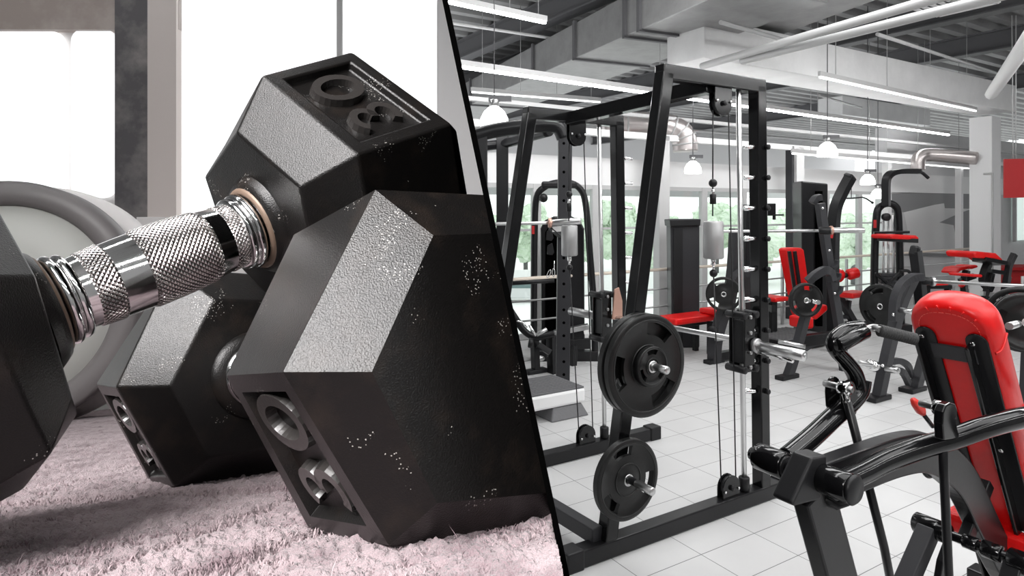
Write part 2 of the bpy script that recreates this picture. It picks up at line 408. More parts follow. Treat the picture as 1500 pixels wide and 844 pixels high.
# louvred diffuser
r = thing('air_diffuser', 'square louvred air diffuser in the ceiling at the top right', 'vent', G(1398, 8, 3.9))
cd_ = G(1398, 8, 3.85)
for i in range(5):
    s_ = .62 - i*.12; mb = MB()
    for sx, sy in ((1,0),(-1,0),(0,1),(0,-1)):
        if sx: mb.box(cd_+bv*(sx*s_/2)+UP*(.02*i), .05, s_, .012, bv, av)
        else: mb.box(cd_+av*(sy*s_/2)+UP*(.02*i), s_, .05, .012, bv, av)
    obj('louvre', mb, 'white', r)
# strip lights: body, glowing tube, two wires
def strip(p, q, z, label, w=.07, e0=0, e1=0, es='tube'):
    A, B = along(p, q, z, e0, e1); d = (B-A).normalized(); s_ = d.cross(UP)
    r = thing('strip_light', label, 'light', (A+B)/2)
    mb = MB(); mb.box((A+B)/2+UP*.04, (B-A).length, w+.01, .05, d, s_); obj('housing', mb, 'wallgrey', r)
    mb = MB(); mb.box((A+B)/2, (B-A).length-.02, w, .016, d, s_); obj('glowing_tube', mb, es, r)
    for t in (.08, .36, .64, .92):
        q_ = A.lerp(B, t); mb = MB(); mb.tube([q_+UP*.06, V((q_.x, q_.y, DZ))], .004, 6); obj('wire', mb, 'pipe', r)
    return r
strip((690,101), (1390,198), 2.75, 'long strip light running from the divider past the tall frame to the right', w=.03, e0=1.5)
strip((640,0), (800,34), 3.3, 'short strip light at the upper left of the gym ceiling', w=.03)
strip((1200,113), (1430,163), 2.95, 'strip light along the bottom edge of the long white duct', w=.02, es='tube2')
strip((690,135), (880,150), 3.0, 'faint strip light below the large duct at the left', w=.015, es='tube2')
strip((1160,225), (1420,247), 2.25, 'far rail with added glow just over the white rail', w=.02, es='tube2')  # a white rail given an added glow to brighten the far upper hall
for vq, zq in ((-4.6,3.5),(-7.4,3.4),(-9.0,3.4)):
    pa, pb = W.w(-11,vq,zq), W.w(2,vq,zq); r = thing('strip_light', 'ceiling strip light of the row behind the photographer', 'light', (pa+pb)/2, 'rear strip lights')
    mb = MB(); mb.box((pa+pb)/2+UP*.05, 13, .10, .05, bv, av); obj('housing', mb, 'wallgrey', r)
    mb = MB(); mb.box((pa+pb)/2, 12.9, .06, .03, bv, av); obj('glowing_tube', mb, 'tube', r)
# dome pendants
def pendant(px, py, wpx, Y, label):
    R_ = wpx/2/F*Y; c0 = P(px, py, Y)
    r = thing('pendant_lamp', label, 'lamp', c0, 'glowing dome pendant lamps')
    mb = MB(); mb.lathe(c0-UP*R_*.75, UP, [(0,R_*.98),(R_*.25,R_),(R_*.7,R_*.94),(R_*1.15,R_*.72),(R_*1.45,R_*.38),(R_*1.52,0)], 24); mb.lathe(c0-UP*R_*.75, UP, [(0,R_*.98),(0.001,0)], 24)
    obj('dome', mb, 'bulb', r)
    mb = MB(); mb.cyl(c0+UP*R_*.72, c0+UP*R_*1.25, R_*.36, 14); obj('lamp_holder', mb, 'steel_d', r)
    mb = MB(); mb.box(c0+UP*R_*1.3+V((R_*.4,0,0)), R_*1.6, R_*.3, R_*.4); obj('bracket', mb, 'beam', r)
    mb = MB(); mb.tube([c0+UP*R_*1.25, V((c0.x, c0.y, DZ))], .005, 6); obj('cord', mb, 'beam', r)
pendant(724, 172, 42, 5.6, 'largest dome pendant lamp, beside the black divider')
pendant(1212, 219, 28, 7.2, 'dome pendant lamp below the right end of the long strip light')
pendant(1015, 245, 24, 7.4, 'dome pendant lamp framed inside the tall frame')
pendant(1271, 263, 20, 8.6, 'small dome pendant lamp left of the cable tower')
pendant(1286, 284, 19, 8.9, 'lowest small dome pendant lamp touching the cable tower')
# hanging red banner and red desk at the right edge
mb = MB(); bq = [P(1471,233,8.0), P(1525,232,7.6), P(1525,289,7.6), P(1471,290,8.0)]
mb.prism(bq, V((.01,.03,0))); bn = tag(obj('banner', mb, 'red_flat'), 'plain red banner hanging right of the white pillar', 'banner')
mb = MB(); mb.tube([P(1490,233,7.9)+V((0,.02,0)), P(1490,22,7.9)+V((0,.02,0))], .006, 6); mb.tube([P(1486,233,7.9)+V((0,.02,0)), P(1484,22,7.9)+V((0,.02,0))], .006, 6)
obj('cord', mb, 'pipe', bn)

# ------------------------------------------------------------------ the tall cable-and-bar frame (two sloping side frames)
S = Fr(G(838,841) + av*.0375)
T_ = .075
sm = thing('smith_machine', 'tall black training frame with guide rods, pulleys and a silver bar', 'gym machine', S.w(.75, .5, 0))
def side_frame(v, du, ht, far):
    w = lambda u, z, dv=0: S.w(u+du, v+dv, z)
    mb = MB(); mb.beam(w(.02,.04), w(1.43+(.1 if far else 0),.04), .075, .075, av); obj('base_beam', mb, 'black2', sm, bevel=.006)
    for u in (.0, 1.43+(.1 if far else 0)):
        mb = MB(); mb.box(w(u+.02,.042), .09, .088, .088, bv, av); obj('foot_cap', mb, 'plastic', sm, bevel=.008)
    mb = MB(); mb.beam(w(.218,.05), w(.572,ht), .065, .068, av); obj('front_post', mb, 'black', sm, bevel=.006)
    mb = MB(); mb.beam(w(.54,ht), w(1.275,ht), .065, .072, av); obj('top_beam', mb, 'black', sm, bevel=.006)
    mb = MB(); mb.beam(w(1.243,ht), w(1.278,.06), .065, .070, av); rp = obj('rear_post', mb, 'black', sm, bevel=.006)
    # guide rod
    mb = MB(); mb.cyl(w(1.095,ht), w(1.14,.08), .0135, 16, .001); obj('guide_rod', mb, 'steel', sm)
    mb = MB(); mb.cyl(w(1.139,.08), w(1.139,.15), .028, 16, .004); obj('rod_socket', mb, 'plastic', sm)
    # hooks along the rear post
    for i in range(9):
        z = 1.86-.16*i; uu = 1.262
        if far:
            mb = MB(); mb.cyl(w(uu+.03,z,-.02), w(uu+.085,z,-.03), .011, 10); obj('hook_peg', mb, 'chrome', sm)
        else:
            mb = MB(); mb.cyl(w(uu-.035,z,-.0), w(uu-.085,z,.03), .014, 12); obj('hook_peg', mb, 'chrome', sm)
            mb = MB(); mb.cyl(w(uu+.012,z,-.035), w(uu+.012,z,-.052), .014, 12); obj('bolt', mb, 'plastic', sm)
    # pulley plates (top and bottom) with wheel
    def pulley(u, z, up, r_=.062, name='pulley_housing'):
        n = 14; sg = 1 if up else -1
        for dv in (-.02, .014):
            poly = [w(u-r_, z+sg*(.085), dv)] + [w(u-r_*math.cos(math.pi*k/n), z-sg*r_*math.sin(math.pi*k/n), dv) for k in range(n+1)] + [w(u+r_, z+sg*(.085), dv)]
            mb = MB(); mb.prism(poly, av*.006); obj(name, mb, 'black', sm, bevel=.001)
        mb = MB(); mb.cyl(w(u,z,-.012), w(u,z,.012), r_*.86, 24); obj('pulley_wheel', mb, 'plastic', sm)
        mb = MB(); mb.cyl(w(u,z,-.034), w(u,z,-.02), .013, 12); obj('bolt', mb, 'plastic', sm)
        for k in (-1, 1):
            mb = MB(); mb.cyl(w(u+k*r_*.8, z+sg*.01, -.028), w(u+k*r_*.8, z+sg*.01, -.02), .007, 10); obj('screw', mb, 'chrome', sm)
    pu, pb = (.960, 1.02) if not far else (.915, .99)
    pulley(pu, ht-.115, True); pulley(pb, .125, False)
    cl, cr = pu-.055, pu+.06; bl, br = pb-.055, pb+.055
    # front cable run: cable, ball, shackle, counterweight cylinder, ball, cable
    zt = ht-.15; zc = 1.38
    if far: zc = 1.34
    mb = MB(); mb.tube([w(cl,zt), w(cl-.002,zc+.12)], .0035, 8); obj('cable', mb, 'plastic', sm)
    mb = MB(); mb.sphere(w(cl,zc+.285), .021, 16); obj('cable_stop', mb, 'plastic', sm)
    mb = MB(); mb.cyl(w(cl,zc+.255), w(cl,zc+.225), .009, 10); obj('ferrule', mb, 'chrome', sm)
    mb = MB(); mb.cyl(w(cl,zc+.23), w(cl,zc+.18), .016, 12); obj('shackle', mb, 'plastic', sm)
    mb = MB(); mb.cyl(w(cl+.002,zc+.095), w(cl+.004,zc-.092), .050, 28, .006); obj('counterweight', mb, 'cyl_grey', sm)
    mb = MB(); mb.cyl(w(cl+.003,zc-.092), w(cl+.003,zc-.125), .013, 12); mb.cyl(w(cl+.003,zc-.125), w(cl+.003,zc-.15), .006, 8); obj('eye_bolt', mb, 'chrome', sm)
    mb = MB(); mb.sphere(w(cl+.004,zc-.165), .020, 16); obj('cable_stop', mb, 'plastic', sm)
    mb = MB(); mb.tube([w(cl+.004,zc-.16), w(bl,.16)], .0035, 8); obj('cable', mb, 'plastic', sm)
    mb = MB(); mb.tube([w(cr,zt), w(br,.16)], .0035, 8); obj('cable', mb, 'plastic', sm)
    # carriage on the rod: plates, rollers
    cu, cz = 1.118, .855
    ca = thing('carriage', '', '', S.w(1.118+du, v, .7)); del ca['label']; del ca['category']; ca.parent = sm; ca.location = S.w(1.118+du, v, .7) - sm.location
    for dv in (-.052, .040):
        mb = MB(); mb.box(w(cu,cz,dv+.004), .075, .010, .30, bv, av); obj('plate', mb, 'black', ca, bevel=.002)
    mb = MB(); mb.box(w(cu-.01,cz), .03, .085, .22, bv, av); obj('block', mb, 'plastic', ca, bevel=.004)
    for du_, dz in ((-.045,.14),(.045,.14),(-.045,-.135),(.045,-.135)):
        mb = MB(); mb.cyl(w(cu+du_,cz+dz,-.065), w(cu+du_,cz+dz,.055), .019, 16); obj('roller', mb, 'plastic', ca)
    for dz in (.13, .05, -.05, -.125):
        mb = MB(); mb.cyl(w(cu-.0,cz+dz,-.064), w(cu-.0,cz+dz,-.048), .010, 10); obj('bolt', mb, 'steel_d', ca)
side_frame(0.0, 0.0, 2.18, False)
side_frame(.98, -.115, 2.10, True)
# beams tying both frames
mb = MB(); mb.beam(S.w(.885,0,2.15), S.w(.74,.98,2.085), .07, .075, bv); obj('cross_beam', mb, 'black', sm, bevel=.006)
mb = MB(); mb.beam(S.w(.17,.0,.10), S.w(.12,1.0,.10), .06, .07, bv); obj('cross_beam', mb, 'grey_frame', sm, bevel=.006)
# bar through both carriages
br_ = thing('bar', '', '', S.w(1.13,.5,.84)); del br_['label']; del br_['category']; br_.parent = sm; br_.location = S.w(1.13,.5,.84)-sm.location
mb = MB(); mb.cyl(S.w(1.14,-.05,.855), S.w(1.05,1.03,.85), .0145, 16, .001); obj('shaft', mb, 'steel', br_)
mb = MB(); mb.cyl(S.w(1.146,-.06,.84), S.w(1.165,-.33,.835), .027, 20, .004); mb.cyl(S.w(1.165,-.329,.835), S.w(1.166,-.334,.835), .012, 12); obj('sleeve', mb, 'steel', br_)
mb = MB(); mb.cyl(S.w(1.146,-.055,.84), S.w(1.148,-.082,.84), .038, 20, .004); obj('collar', mb, 'steel_d', br_)
mb = MB(); mb.cyl(S.w(1.05,.90,.86), S.w(1.03,.70+.0,.86), .027, 16, .004) if False else mb.cyl(S.w(1.0,1.04,.85), S.w(.98,1.28,.85), .027, 16, .004); obj('sleeve', mb, 'steel_d', br_)
mb = MB(); mb.cyl(S.w(1.145,-.02,.815), S.w(1.16,-.27,.80), .012, 12); obj('catch_bar', mb, 'chrome', sm)
# copper latch plate on the far frame
q = [S.t(897,468,.9), S.t(901,424,.9), S.t(907,421,.9), S.t(912,441,.9), S.t(912,468,.9)]
mb = MB(); mb.prism(q, av*.01); obj('latch', mb, 'copper', sm, bevel=.002)
# storage horns on the sloping post, outside face
HN = {}
def horn(u, z, L, u2=None, z2=None):
    p0 = S.w(u, -.03, z); p1 = S.w((u2 or u), -.03-L, (z2 or z))
    mb = MB(); mb.cyl(p0, p1, .0165, 20, .002); obj('storage_horn', mb, 'black2', sm)
    mb = MB(); mb.cyl(p1-(p1-p0).normalized()*.10, p1+(p1-p0).normalized()*.001, .0170, 20, .002); obj('horn_tip', mb, 'steel', sm)
    mb = MB(); mb.cyl(p0, p0+(p1-p0).normalized()*.012, .035, 20, .002); obj('horn_flange', mb, 'black2', sm)
    return p0, p1
h1 = horn(.345, .855, .215)
h2 = horn(.262, .362, .215)

# ---- rubber grip plates
def plate(center, axis, R_, th, label, rim='rubber', cut=True, group=None, hub='steel', holes=3, rot=0.3, name='weight_plate', detail=True):
    """cast plate, three grip openings and a raised rim; axis points to the viewer side"""
    ax = V(axis).normalized(); X = ax.cross(UP).normalized(); Y = X.cross(ax)
    r = thing(name, label, 'weight plate', center, group)
    n = 72 if detail else 36; rb = .026
    # rings of vertices: radius, offset
    radii = [rb, R_*.20, R_*.27, R_*.42, R_*.60, R_*.78, R_*.84, R_*.90, R_*.97, R_]
    offs = [.5, .5, .42, .30, .27, .30, .44, .50, .47, .36]
    def hole(k, i):   # grip openings between rings 4 and 6
        if not cut: return False
        ph = ((k/n*2*math.pi) - rot) % (2*math.pi/holes) - math.pi/holes
        return i in (4, 5) and abs(ph) < .42
    vs = []; 
    for sgn in (1, -1):
        for rr, of in zip(radii, offs):
            for k in range(n):
                a_ = 2*math.pi*k/n; vs.append(center + (X*math.cos(a_)+Y*math.sin(a_))*rr + ax*(sgn*of*th))
    nr = len(radii); fs = []
    def idx(sd, i, k): return sd*nr*n + i*n + (k % n)
    for sd in (0, 1):
        for i in range(nr-1):
            for k in range(n):
                if hole(k, i): continue
                q = (idx(sd,i,k), idx(sd,i,k+1), idx(sd,i+1,k+1), idx(sd,i+1,k)); fs.append(q if sd else q[::-1])
    for k in range(n):
        fs.append((idx(0,nr-1,k), idx(0,nr-1,k+1), idx(1,nr-1,k+1), idx(1,nr-1,k)))
        fs.append((idx(0,0,k), idx(1,0,k), idx(1,0,k+1), idx(0,0,k+1)))
        if cut:
            for i in (4, 5):
                h = hole(k, i)
                if h != hole(k+1, i): fs.append((idx(0,i,k+1), idx(0,i+1,k+1), idx(1,i+1,k+1), idx(1,i,k+1)))
            if hole(k,4): fs.append((idx(0,4,k), idx(0,4,k+1), idx(1,4,k+1), idx(1,4,k)))
            if hole(k,5): fs.append((idx(0,6,k), idx(0,6,k+1), idx(1,6,k+1), idx(1,6,k)))
    mb = MB(); mb.add(vs, fs, True); o = obj('plate_body', mb, rim, r)
    e = o.modifiers.new('es', 'EDGE_SPLIT'); e.split_angle = math.radians(50)
    mb = MB(); mb.lathe(center-ax*th*.51, ax, [(0,rb*.66),(0,rb),(th*1.02,rb),(th*1.02,rb*.66),(0,rb*.66)], 32); obj('steel_bushing', mb, hub, r)
    if detail:
        mb = MB(); mb.tube([center+(X*math.cos(2*math.pi*k/48)+Y*math.sin(2*math.pi*k/48))*R_*.885+ax*th*.47 for k in range(48)], .0028, 8, closed=True); obj('rim_bead', mb, rim, r)
        mb = MB(); mb.tube([center+(X*math.cos(2*math.pi*k/48)+Y*math.sin(2*math.pi*k/48))*R_*.40+ax*th*.33 for k in range(48)], .0035, 8, closed=True); obj('rim_bead', mb, rim, r)
    return r
ax_ = -av
hc = lambda h, d: h[0] + (h[1]-h[0]).normalized()*d
plate(hc(h1,.040)+bv*0.0+UP*-.004, ax_, .225, .036, 'large black grip plate on the upper storage horn, the rear one against the post', rot=.2)
plate(hc(h1,.084)+UP*-.004, ax_, .225, .036, 'large black grip plate on the upper storage horn, the front one of the pair', rot=.9)
plate(hc(h1,.118)+UP*-.002, ax_, .088, .026, 'small black plate in front of the large pair on the upper horn', rot=.5)
plate(hc(h2,.052)+UP*-.004, ax_, .176, .034, 'single black grip plate on the lower storage horn with open grips', rot=.25)

# ------------------------------------------------------------------ foreground lever press machine
Mx = Fr(V((.7576,1.45,0)))
mw = Mx.w
lm = thing('lever_press_machine', 'glossy black lever press machine with a red backrest in the right foreground', 'gym machine', mw(.6,.12,0))
mb = MB(); pA, pB = Mx.t(1208,742,.078), Mx.t(1234,839,.078); pd = (pB-pA).normalized(); mb.beam(pA+av*.022-pd*.04, pA+av*.022+pd*(pA.z/-pd.z), .045, .105, av); obj('front_post', mb, 'black2', lm, bevel=.006)
mb = MB(); mb.beam(mw(.22,.118,.04), mw(1.7,.118,.04), .08, .08, av); obj('floor_beam', mb, 'black2', lm, bevel=.006)
for u in (.25, 1.62):
    mb = MB(); mb.beam(mw(u,-.22,.035), mw(u,.46,.035), .08, .07, bv); obj('floor_beam', mb, 'black2', lm, bevel=.006)
path = [mw(-.0,.118,.905), mw(.18,.118,.907), mw(.36,.118,.905), mw(.50,.118,.885), mw(.62,.118,.83), mw(.72,.118,.74), mw(.82,.118,.62), mw(.95,.118,.46), mw(1.10,.118,.30), mw(1.22,.118,.08)]
mb = MB(); mb.sweep(spline([V(p)-av*.018-UP*.016*(1 if p.z > .8 else 0) for p in path],5), [(-.0225,-.052),(.0225,-.052),(.0225,.052),(-.0225,.052)], av, smooth=False); obj('main_beam', mb, 'black2', lm, bevel=.005)
# rubber end cap of the main beam
mb = MB(); tq = lambda x, y: Mx.t(x, y, .074)
mb.prism([tq(1191,671), tq(1212,667), tq(1212,700), tq(1203,733), tq(1164,743), tq(1160,738)], av*.054); obj('end_cap', mb, 'plastic', lm, bevel=.010, seg=3)
# pivot axle with both hubs
mb = MB(); mb.cyl(mw(0,.0,.910), mw(0,.27,.910), .0165, 20, .001); obj('axle', mb, 'black', lm)
# near arm
na = thing('lever_arm', '', '', mw(.3,.04,.9)); del na['label']; del na['category']; na.parent = lm; na.location = mw(.3,.04,.9)-lm.location
mb = MB(); mb.cyl(mw(0,.003,.915), mw(0,.083,.915), .033, 32, .004); obj('hub', mb, 'black', na)
mb = MB(); mb.cyl(mw(0,-.008,.915), mw(0,.004,.915), .0345, 32, .006); obj('hub_cap', mb, 'plastic', na)
pts = [Mx.t(x, y, v) for x, y, v in ((1232,707,.045),(1262,693,.042),(1300,674,.035),(1350,656,.01),(1400,641,-.03),(1440,627,-.07),(1475,617,-.095),(1505,611,-.11),(1560,606,-.12),(1640,606,-.12))]
mb = MB(); mb.tube(spline(pts,6), .0262, 24); obj('arm_tube', mb, 'black', na)
mb = MB(); mb.tube([mw(.02,.085,.86), mw(.05,.07,.84), mw(.06,.05,.855)], .010, 8); obj('stop_hook', mb, 'plastic', na)
def ear(arm, u, v0, v1, z, sc=1.0, lean=0.0):
    """rounded lug plate with a bearing, welded on an arm"""
    n = 12; r_ = .030*sc
    for v in (v0, v1):
        poly = [mw(u-r_*1.1, v, z-.085*sc)] + [mw(u+lean-r_*math.cos(math.pi*k/n), v, z+r_*math.sin(math.pi*k/n)) for k in range(n+1)] + [mw(u+r_*1.25, v, z-.03*sc), mw(u+r_*1.5, v, z-.085*sc)]
        mb = MB(); mb.prism(poly, av*.012); obj('lug_plate', mb, 'black', arm, bevel=.003)
tv = lambda x, y, v=-.045: Mx.t(x, y, v)
poly = [tv(x,y) for x, y in ((1383,646),(1381,622),(1382,604),(1386,594),(1393,590),(1400,592),(1403,600),(1401,612),(1403,628),(1407,642))]
mb = MB(); mb.prism(poly, av*.022); obj('lug_plate', mb, 'black', na, bevel=.004, seg=3)
poly = [tv(x,y,.01) for x, y in ((1381,640),(1379,612),(1382,598),(1388,592),(1394,596),(1397,612),(1400,640))]
mb = MB(); mb.prism(poly, av*.012); obj('lug_plate', mb, 'black', na, bevel=.003)
bc = Mx.c(tv(1378,598,-.02)); bq_ = lambda dv, dz=0, du=0: mw(bc[0]+du, bc[1]+dv, bc[2]+dz)
mb = MB(); mb.cyl(bq_(-.012), bq_(.016), .0185, 28, .003); obj('bearing', mb, 'chrome', lm)
mb = MB(); mb.cyl(bq_(-.020), bq_(.05), .009, 16, .002); obj('bearing_bolt', mb, 'steel_d', lm)
mb = MB(); mb.tube([tv(1380,612,-.02), tv(1383,700,-.02), tv(1390,850,-.02), tv(1392,900,-.02)], .0105, 16); obj('push_rod', mb, 'black2', lm)
# far arm with the S-shaped handle
fa = thing('lever_arm', '', '', mw(.2,.2,.95)); del fa['label']; del fa['category']; fa.parent = lm; fa.location = mw(.2,.2,.95)-lm.location
mb = MB(); mb.cyl(mw(0,.168,.910), mw(0,.252,.910), .033, 32, .004); obj('hub', mb, 'black', fa)
mb = MB(); mb.cyl(mw(0,.165,.910), mw(0,.180,.910), .026, 28, .003); obj('hub_ring', mb, 'plastic', fa)
tr = lambda px, py, v: Mx.t(px, py, v)
lower = [tr(1152,672,.21), tr(1190,640,.21), tr(1222,610,.21), tr(1243,592,.21)]
bend = [tr(1258,574,.21), tr(1262,556,.21), tr(1252,536,.21), tr(1238,520,.21), tr(1225,506,.21)]
mb = MB(); mb.tube(spline(lower+bend[:2],8), .0265, 24); obj('arm_tube', mb, 'black', fa)
pts = [tr(1252,585,.21)]+bend + [tr(1220,495,.21), tr(1227,485,.21), tr(1242,473,.205), tr(1252,470,.20)]
pts = [tr(1250,588,.21), tr(1257,570,.21), tr(1254,548,.21), tr(1240,526,.21), tr(1225,510,.21), tr(1219,500,.21), tr(1222,515-25,.21), tr(1240,499,.20)]
pts = [tr(1246,590,.21), tr(1256,572,.21), tr(1252,548,.21), tr(1238,528,.21), tr(1226,515,.21), tr(1221,504,.21), tr(1226,494,.21), tr(1240,484,.21), tr(1262,480,.21)]
sc_ = [1.15]*8+[1.1]*8+[1.0]*16+[.95]*(len(pts)*6)
sp = spline(pts,6); mb = MB(); mb.tube(sp, .0215, 22, scale=[1.2 - .25*min(1, i/20) for i in range(len(sp))]); obj('handle_bend', mb, 'black', fa)
mb = MB(); mb.cyl(tr(1226,507,.195), tr(1268,485,.185), .0205, 24, .006); obj('grip_sleeve', mb, 'black', fa)
pts = [tr(1266,486,.187), tr(1274,481,.18), tr(1283,480,.165), tr(1291,484,.14)]
mb = MB(); mb.tube(spline(pts,6), .0095, 16); obj('handle_neck', mb, 'steel_d', fa)
g0 = tr(1288,484,.145); g1 = tr(1340,497,.10)
mb = MB(); L_ = (g1-g0).length; prof = [(0,0)] + [(L_*k/60, .0155+.0012*math.sin(k*1.6)) for k in range(61)] + [(L_,0)]
mb.lathe(g0, g1-g0, prof, 22); obj('foam_grip', mb, 'foam', fa)
mb = MB(); n = 14; c0 = tr(1221,577,.235)
cc_ = Mx.c(c0); 
for v in (.232, .188):
    poly = [mw(cc_[0]-.028+.0*1, v, cc_[2]-.03)] + [mw(cc_[0]-.032*math.cos(math.pi*k/n), v, cc_[2]+.012+.036*math.sin(math.pi*k/n)) for k in range(n+1)] + [mw(cc_[0]+.05, v, cc_[2]-.02), mw(cc_[0]+.03, v, cc_[2]-.05), mw(cc_[0]-.01, v, cc_[2]-.055)]
    mb = MB(); mb.prism(poly, av*.010); obj('lug_plate', mb, 'black', fa, bevel=.003)
q = tr(1243,570,.165); qc = Mx.c(q)
mb = MB(); mb.cyl(mw(qc[0],qc[1]-.004,qc[2]), mw(qc[0]-.0,qc[1]+.026,qc[2]), .0185, 28, .003); obj('bearing', mb, 'chrome', lm)
mb = MB(); mb.cyl(mw(qc[0],qc[1]-.012,qc[2]), mw(qc[0],qc[1]+.07,qc[2]), .009, 16, .002); obj('bearing_bolt', mb, 'steel_d', lm)
mb = MB(); mb.cyl(mw(qc[0],qc[1]+.01,qc[2]-.01), mw(qc[0]+.012,qc[1]+.01,qc[2]-.045), .010, 14); obj('rod_end', mb, 'chrome', lm)
mb = MB(); mb.tube([mw(qc[0]+.01,qc[1]+.01,qc[2]-.035), mw(qc[0]+.17,.165,.60), mw(qc[0]+.24,.165,.38)], .0115, 16); obj('push_rod', mb, 'black2', lm)
# red adjusting lever
l0, l1, l2 = tr(1366,625,.115), tr(1352,606,.115), tr(1337,585,.115)
mb = MB(); mb.tube([l0, l1], .006, 10); obj('lever_stem', mb, 'black2', lm)
mb = MB(); d_ = (l2-l1); mb.lathe(l1, d_, [(0,0),(0,.008),(d_.length*.25,.0135),(d_.length*.7,.0125),(d_.length*.95,.008),(d_.length,0)], 18); obj('lever_grip', mb, 'red_grip', lm)
mb = MB(); mb.tube(spline([tr(1355,680,.12), tr(1354,692,.12), tr(1360,698,.12), tr(1368,694,.12), tr(1371,682,.12)],5), .006, 10); obj('hook', mb, 'black2', lm)
# lower linkage
zL = .56
A_ = mw(.73,.235,.565); B_ = mw(.73,-.06,.565)
mb = MB(); mb.cyl(A_, B_, .014, 18, .001); obj('axle', mb, 'black', lm)
mb = MB(); mb.cyl(mw(.73,.235,.565), mw(.73,.135,.565), .030, 28, .004); obj('linkage_hub', mb, 'black', lm)
mb = MB(); mb.cyl(mw(.73,.10,.565), mw(.73,.06,.565), .020, 24, .003); obj('linkage_ring', mb, 'black', lm)
mb = MB(); mb.cyl(mw(.73,.05,.565), mw(.73,.0,.565), .024, 24, .003); obj('linkage_ring', mb, 'black', lm)
mb = MB(); mb.cyl(mw(.73,-.015,.565), mw(.73,-.095,.565), .030, 28, .004); obj('linkage_hub', mb, 'black', lm)
mb = MB(); mb.beam(mw(.72,.19,.56), mw(.44,.19,.30), .05, .05, av); obj('link_lever', mb, 'grey_frame', lm, bevel=.004)
mb = MB(); mb.beam(mw(.73,-.03,.55), mw(.52,-.03,.28), .045, .05, av); obj('link_lever', mb, 'black2', lm, bevel=.004)
mb = MB(); mb.prism([mw(.735,.150,.56), mw(.68,.15,.50), mw(.60,.15,.28), mw(.66,.15,.28)], -av*.02); obj('link_plate', mb, 'black2', lm, bevel=.003)
mb = MB(); mb.beam(mw(.74,.10,.56), mw(.88,.10,.70), .03, .04, av); obj('strut', mb, 'black2', lm, bevel=.003)
mb = MB(); mb.cyl(mw(.46,-.0,.34), mw(.46,-.06,.34), .20, 40, .02) if False else mb.lathe(mw(.19,.20,.50-.06), UP, [(0,0),(0,.05),(.03,.06),(.06,.05),(.06,0)], 24)
obj('rubber_stop', mb, 'plastic', lm)
# backrest: two channels, strap, padded red board
e1 = V(Mx.w(.86,.045,.826)-Mx.w(.685,.045,1.161)).normalized()     # down along the board
nb_ = e1.cross(av).normalized()
if nb_.dot(bv) < 0: nb_ = -nb_                                     # towards the sitter
top = mw(.688,.112,1.158)
def bp_(s, t, d=0.0): return top + av*s + e1*t + nb_*d
for s, name in ((.068,'back_bracket'), (-.068,'back_bracket')):
    mb = MB(); wd = .029; n = 10
    poly = [bp_(s-wd, 1.0, -.001)] + [bp_(s-wd*math.cos(math.pi*k/n), -.004-wd*math.sin(math.pi*k/n), -.001) for k in range(n+1)] + [bp_(s+wd, 1.0, -.001)]
    mb.prism(poly, -nb_*.006); bo = obj(name, mb, 'black2', lm, bevel=.002)
    for sd_ in (-1,):
        mb = MB(); mb.beam(bp_(s+wd*.55, .0, -.020), bp_(s+wd*.55, 1.0, -.020), .012, .034, av); obj('rib', mb, 'black', bo, bevel=.003)
    for t in (.0, .38, .70):
        mb = MB(); mb.cyl(bp_(s+.010,t,-.006), bp_(s+.010,t,-.011), .0065, 14); obj('screw', mb, 'chrome', bo)
mb = MB(); mb.box(bp_(0,.045,-.006), .12, .05, .008, av, e1, nb_); obj('strap', mb, 'grey_frame', lm, bevel=.002)
# padded board: outline with arched top
def outline(inset=0.0, n=20):
    w_ = .112-inset; pts = []
    pts.append((-w_, .80)); 
    for k in range(n+1):
        a_ = math.pi*k/n; pts.append((-w_*math.copysign(abs(math.cos(a_))**.80, math.cos(a_)), -.02-(.100-inset)*math.sin(a_)**.85))
    pts.append((w_, .80)); return pts
o0 = outline(); 
def ring(ins, d): 
    o = outline(ins); o[0] = (o[0][0], .80-ins); o[-1] = (o[-1][0], .80-ins); return [bp_(s, t, d) for s, t in o]
layers = [(.016,.000),(.005,.008),(.0,.024),(-.001,.050),(.003,.076),(.012,.092),(.028,.100)]
mb = MB(); vs = []; fs = []
for ins, d in layers: vs += ring(ins, d)
m_ = len(o0)
for i in range(len(layers)-1):
    for k in range(m_): fs.append((i*m_+k, i*m_+(k+1)%m_, (i+1)*m_+(k+1)%m_, (i+1)*m_+k))
mb.add(vs, fs, True); mb.add(ring(*layers[0]), [tuple(range(m_))], False); mb.add(ring(*layers[-1]), [tuple(range(m_))[::-1]], False)
pad = obj('backrest_pad', mb, 'red', lm)
# seam with stitches and the folded join at the sides
mb = MB(); sp = [bp_(s, t, -.0015) for s, t in outline(.030)]
seg_ = []
for i in range(len(sp)-1):
    L_ = (sp[i+1]-sp[i]).length; k_ = max(1, int(L_/.022))
    for j in range(k_): seg_.append((sp[i].lerp(sp[i+1], (j+.1)/k_), sp[i].lerp(sp[i+1], (j+.8)/k_)))
for p_, q_ in seg_: mb.tube([p_, q_], .0009, 6)
obj('stitching', mb, 'red_seam', pad)
for s, t, sg in ((-.1125,.03,1),(.1125,.03,1),(-.1125,.28,1)):
    mb = MB(); mb.tube(spline([bp_(s*.93,t,.004), bp_(s,t,.02), bp_(s*1.003,t-.01,.05), bp_(s*.97,t-.02,.078)],4), .0035, 8); obj('fold_seam', mb, 'red', pad)
for k in range(5):
    a_ = math.pi*(.22+.11*k); s_ = -.110*math.cos(a_); t_ = -.02-.098*math.sin(a_)
    mb = MB(); mb.tube([bp_(s_*.80,t_*.85,-.001), bp_(s_*.93,t_*.96,.001)], .0022, 8); obj('pucker', mb, 'red', pad)
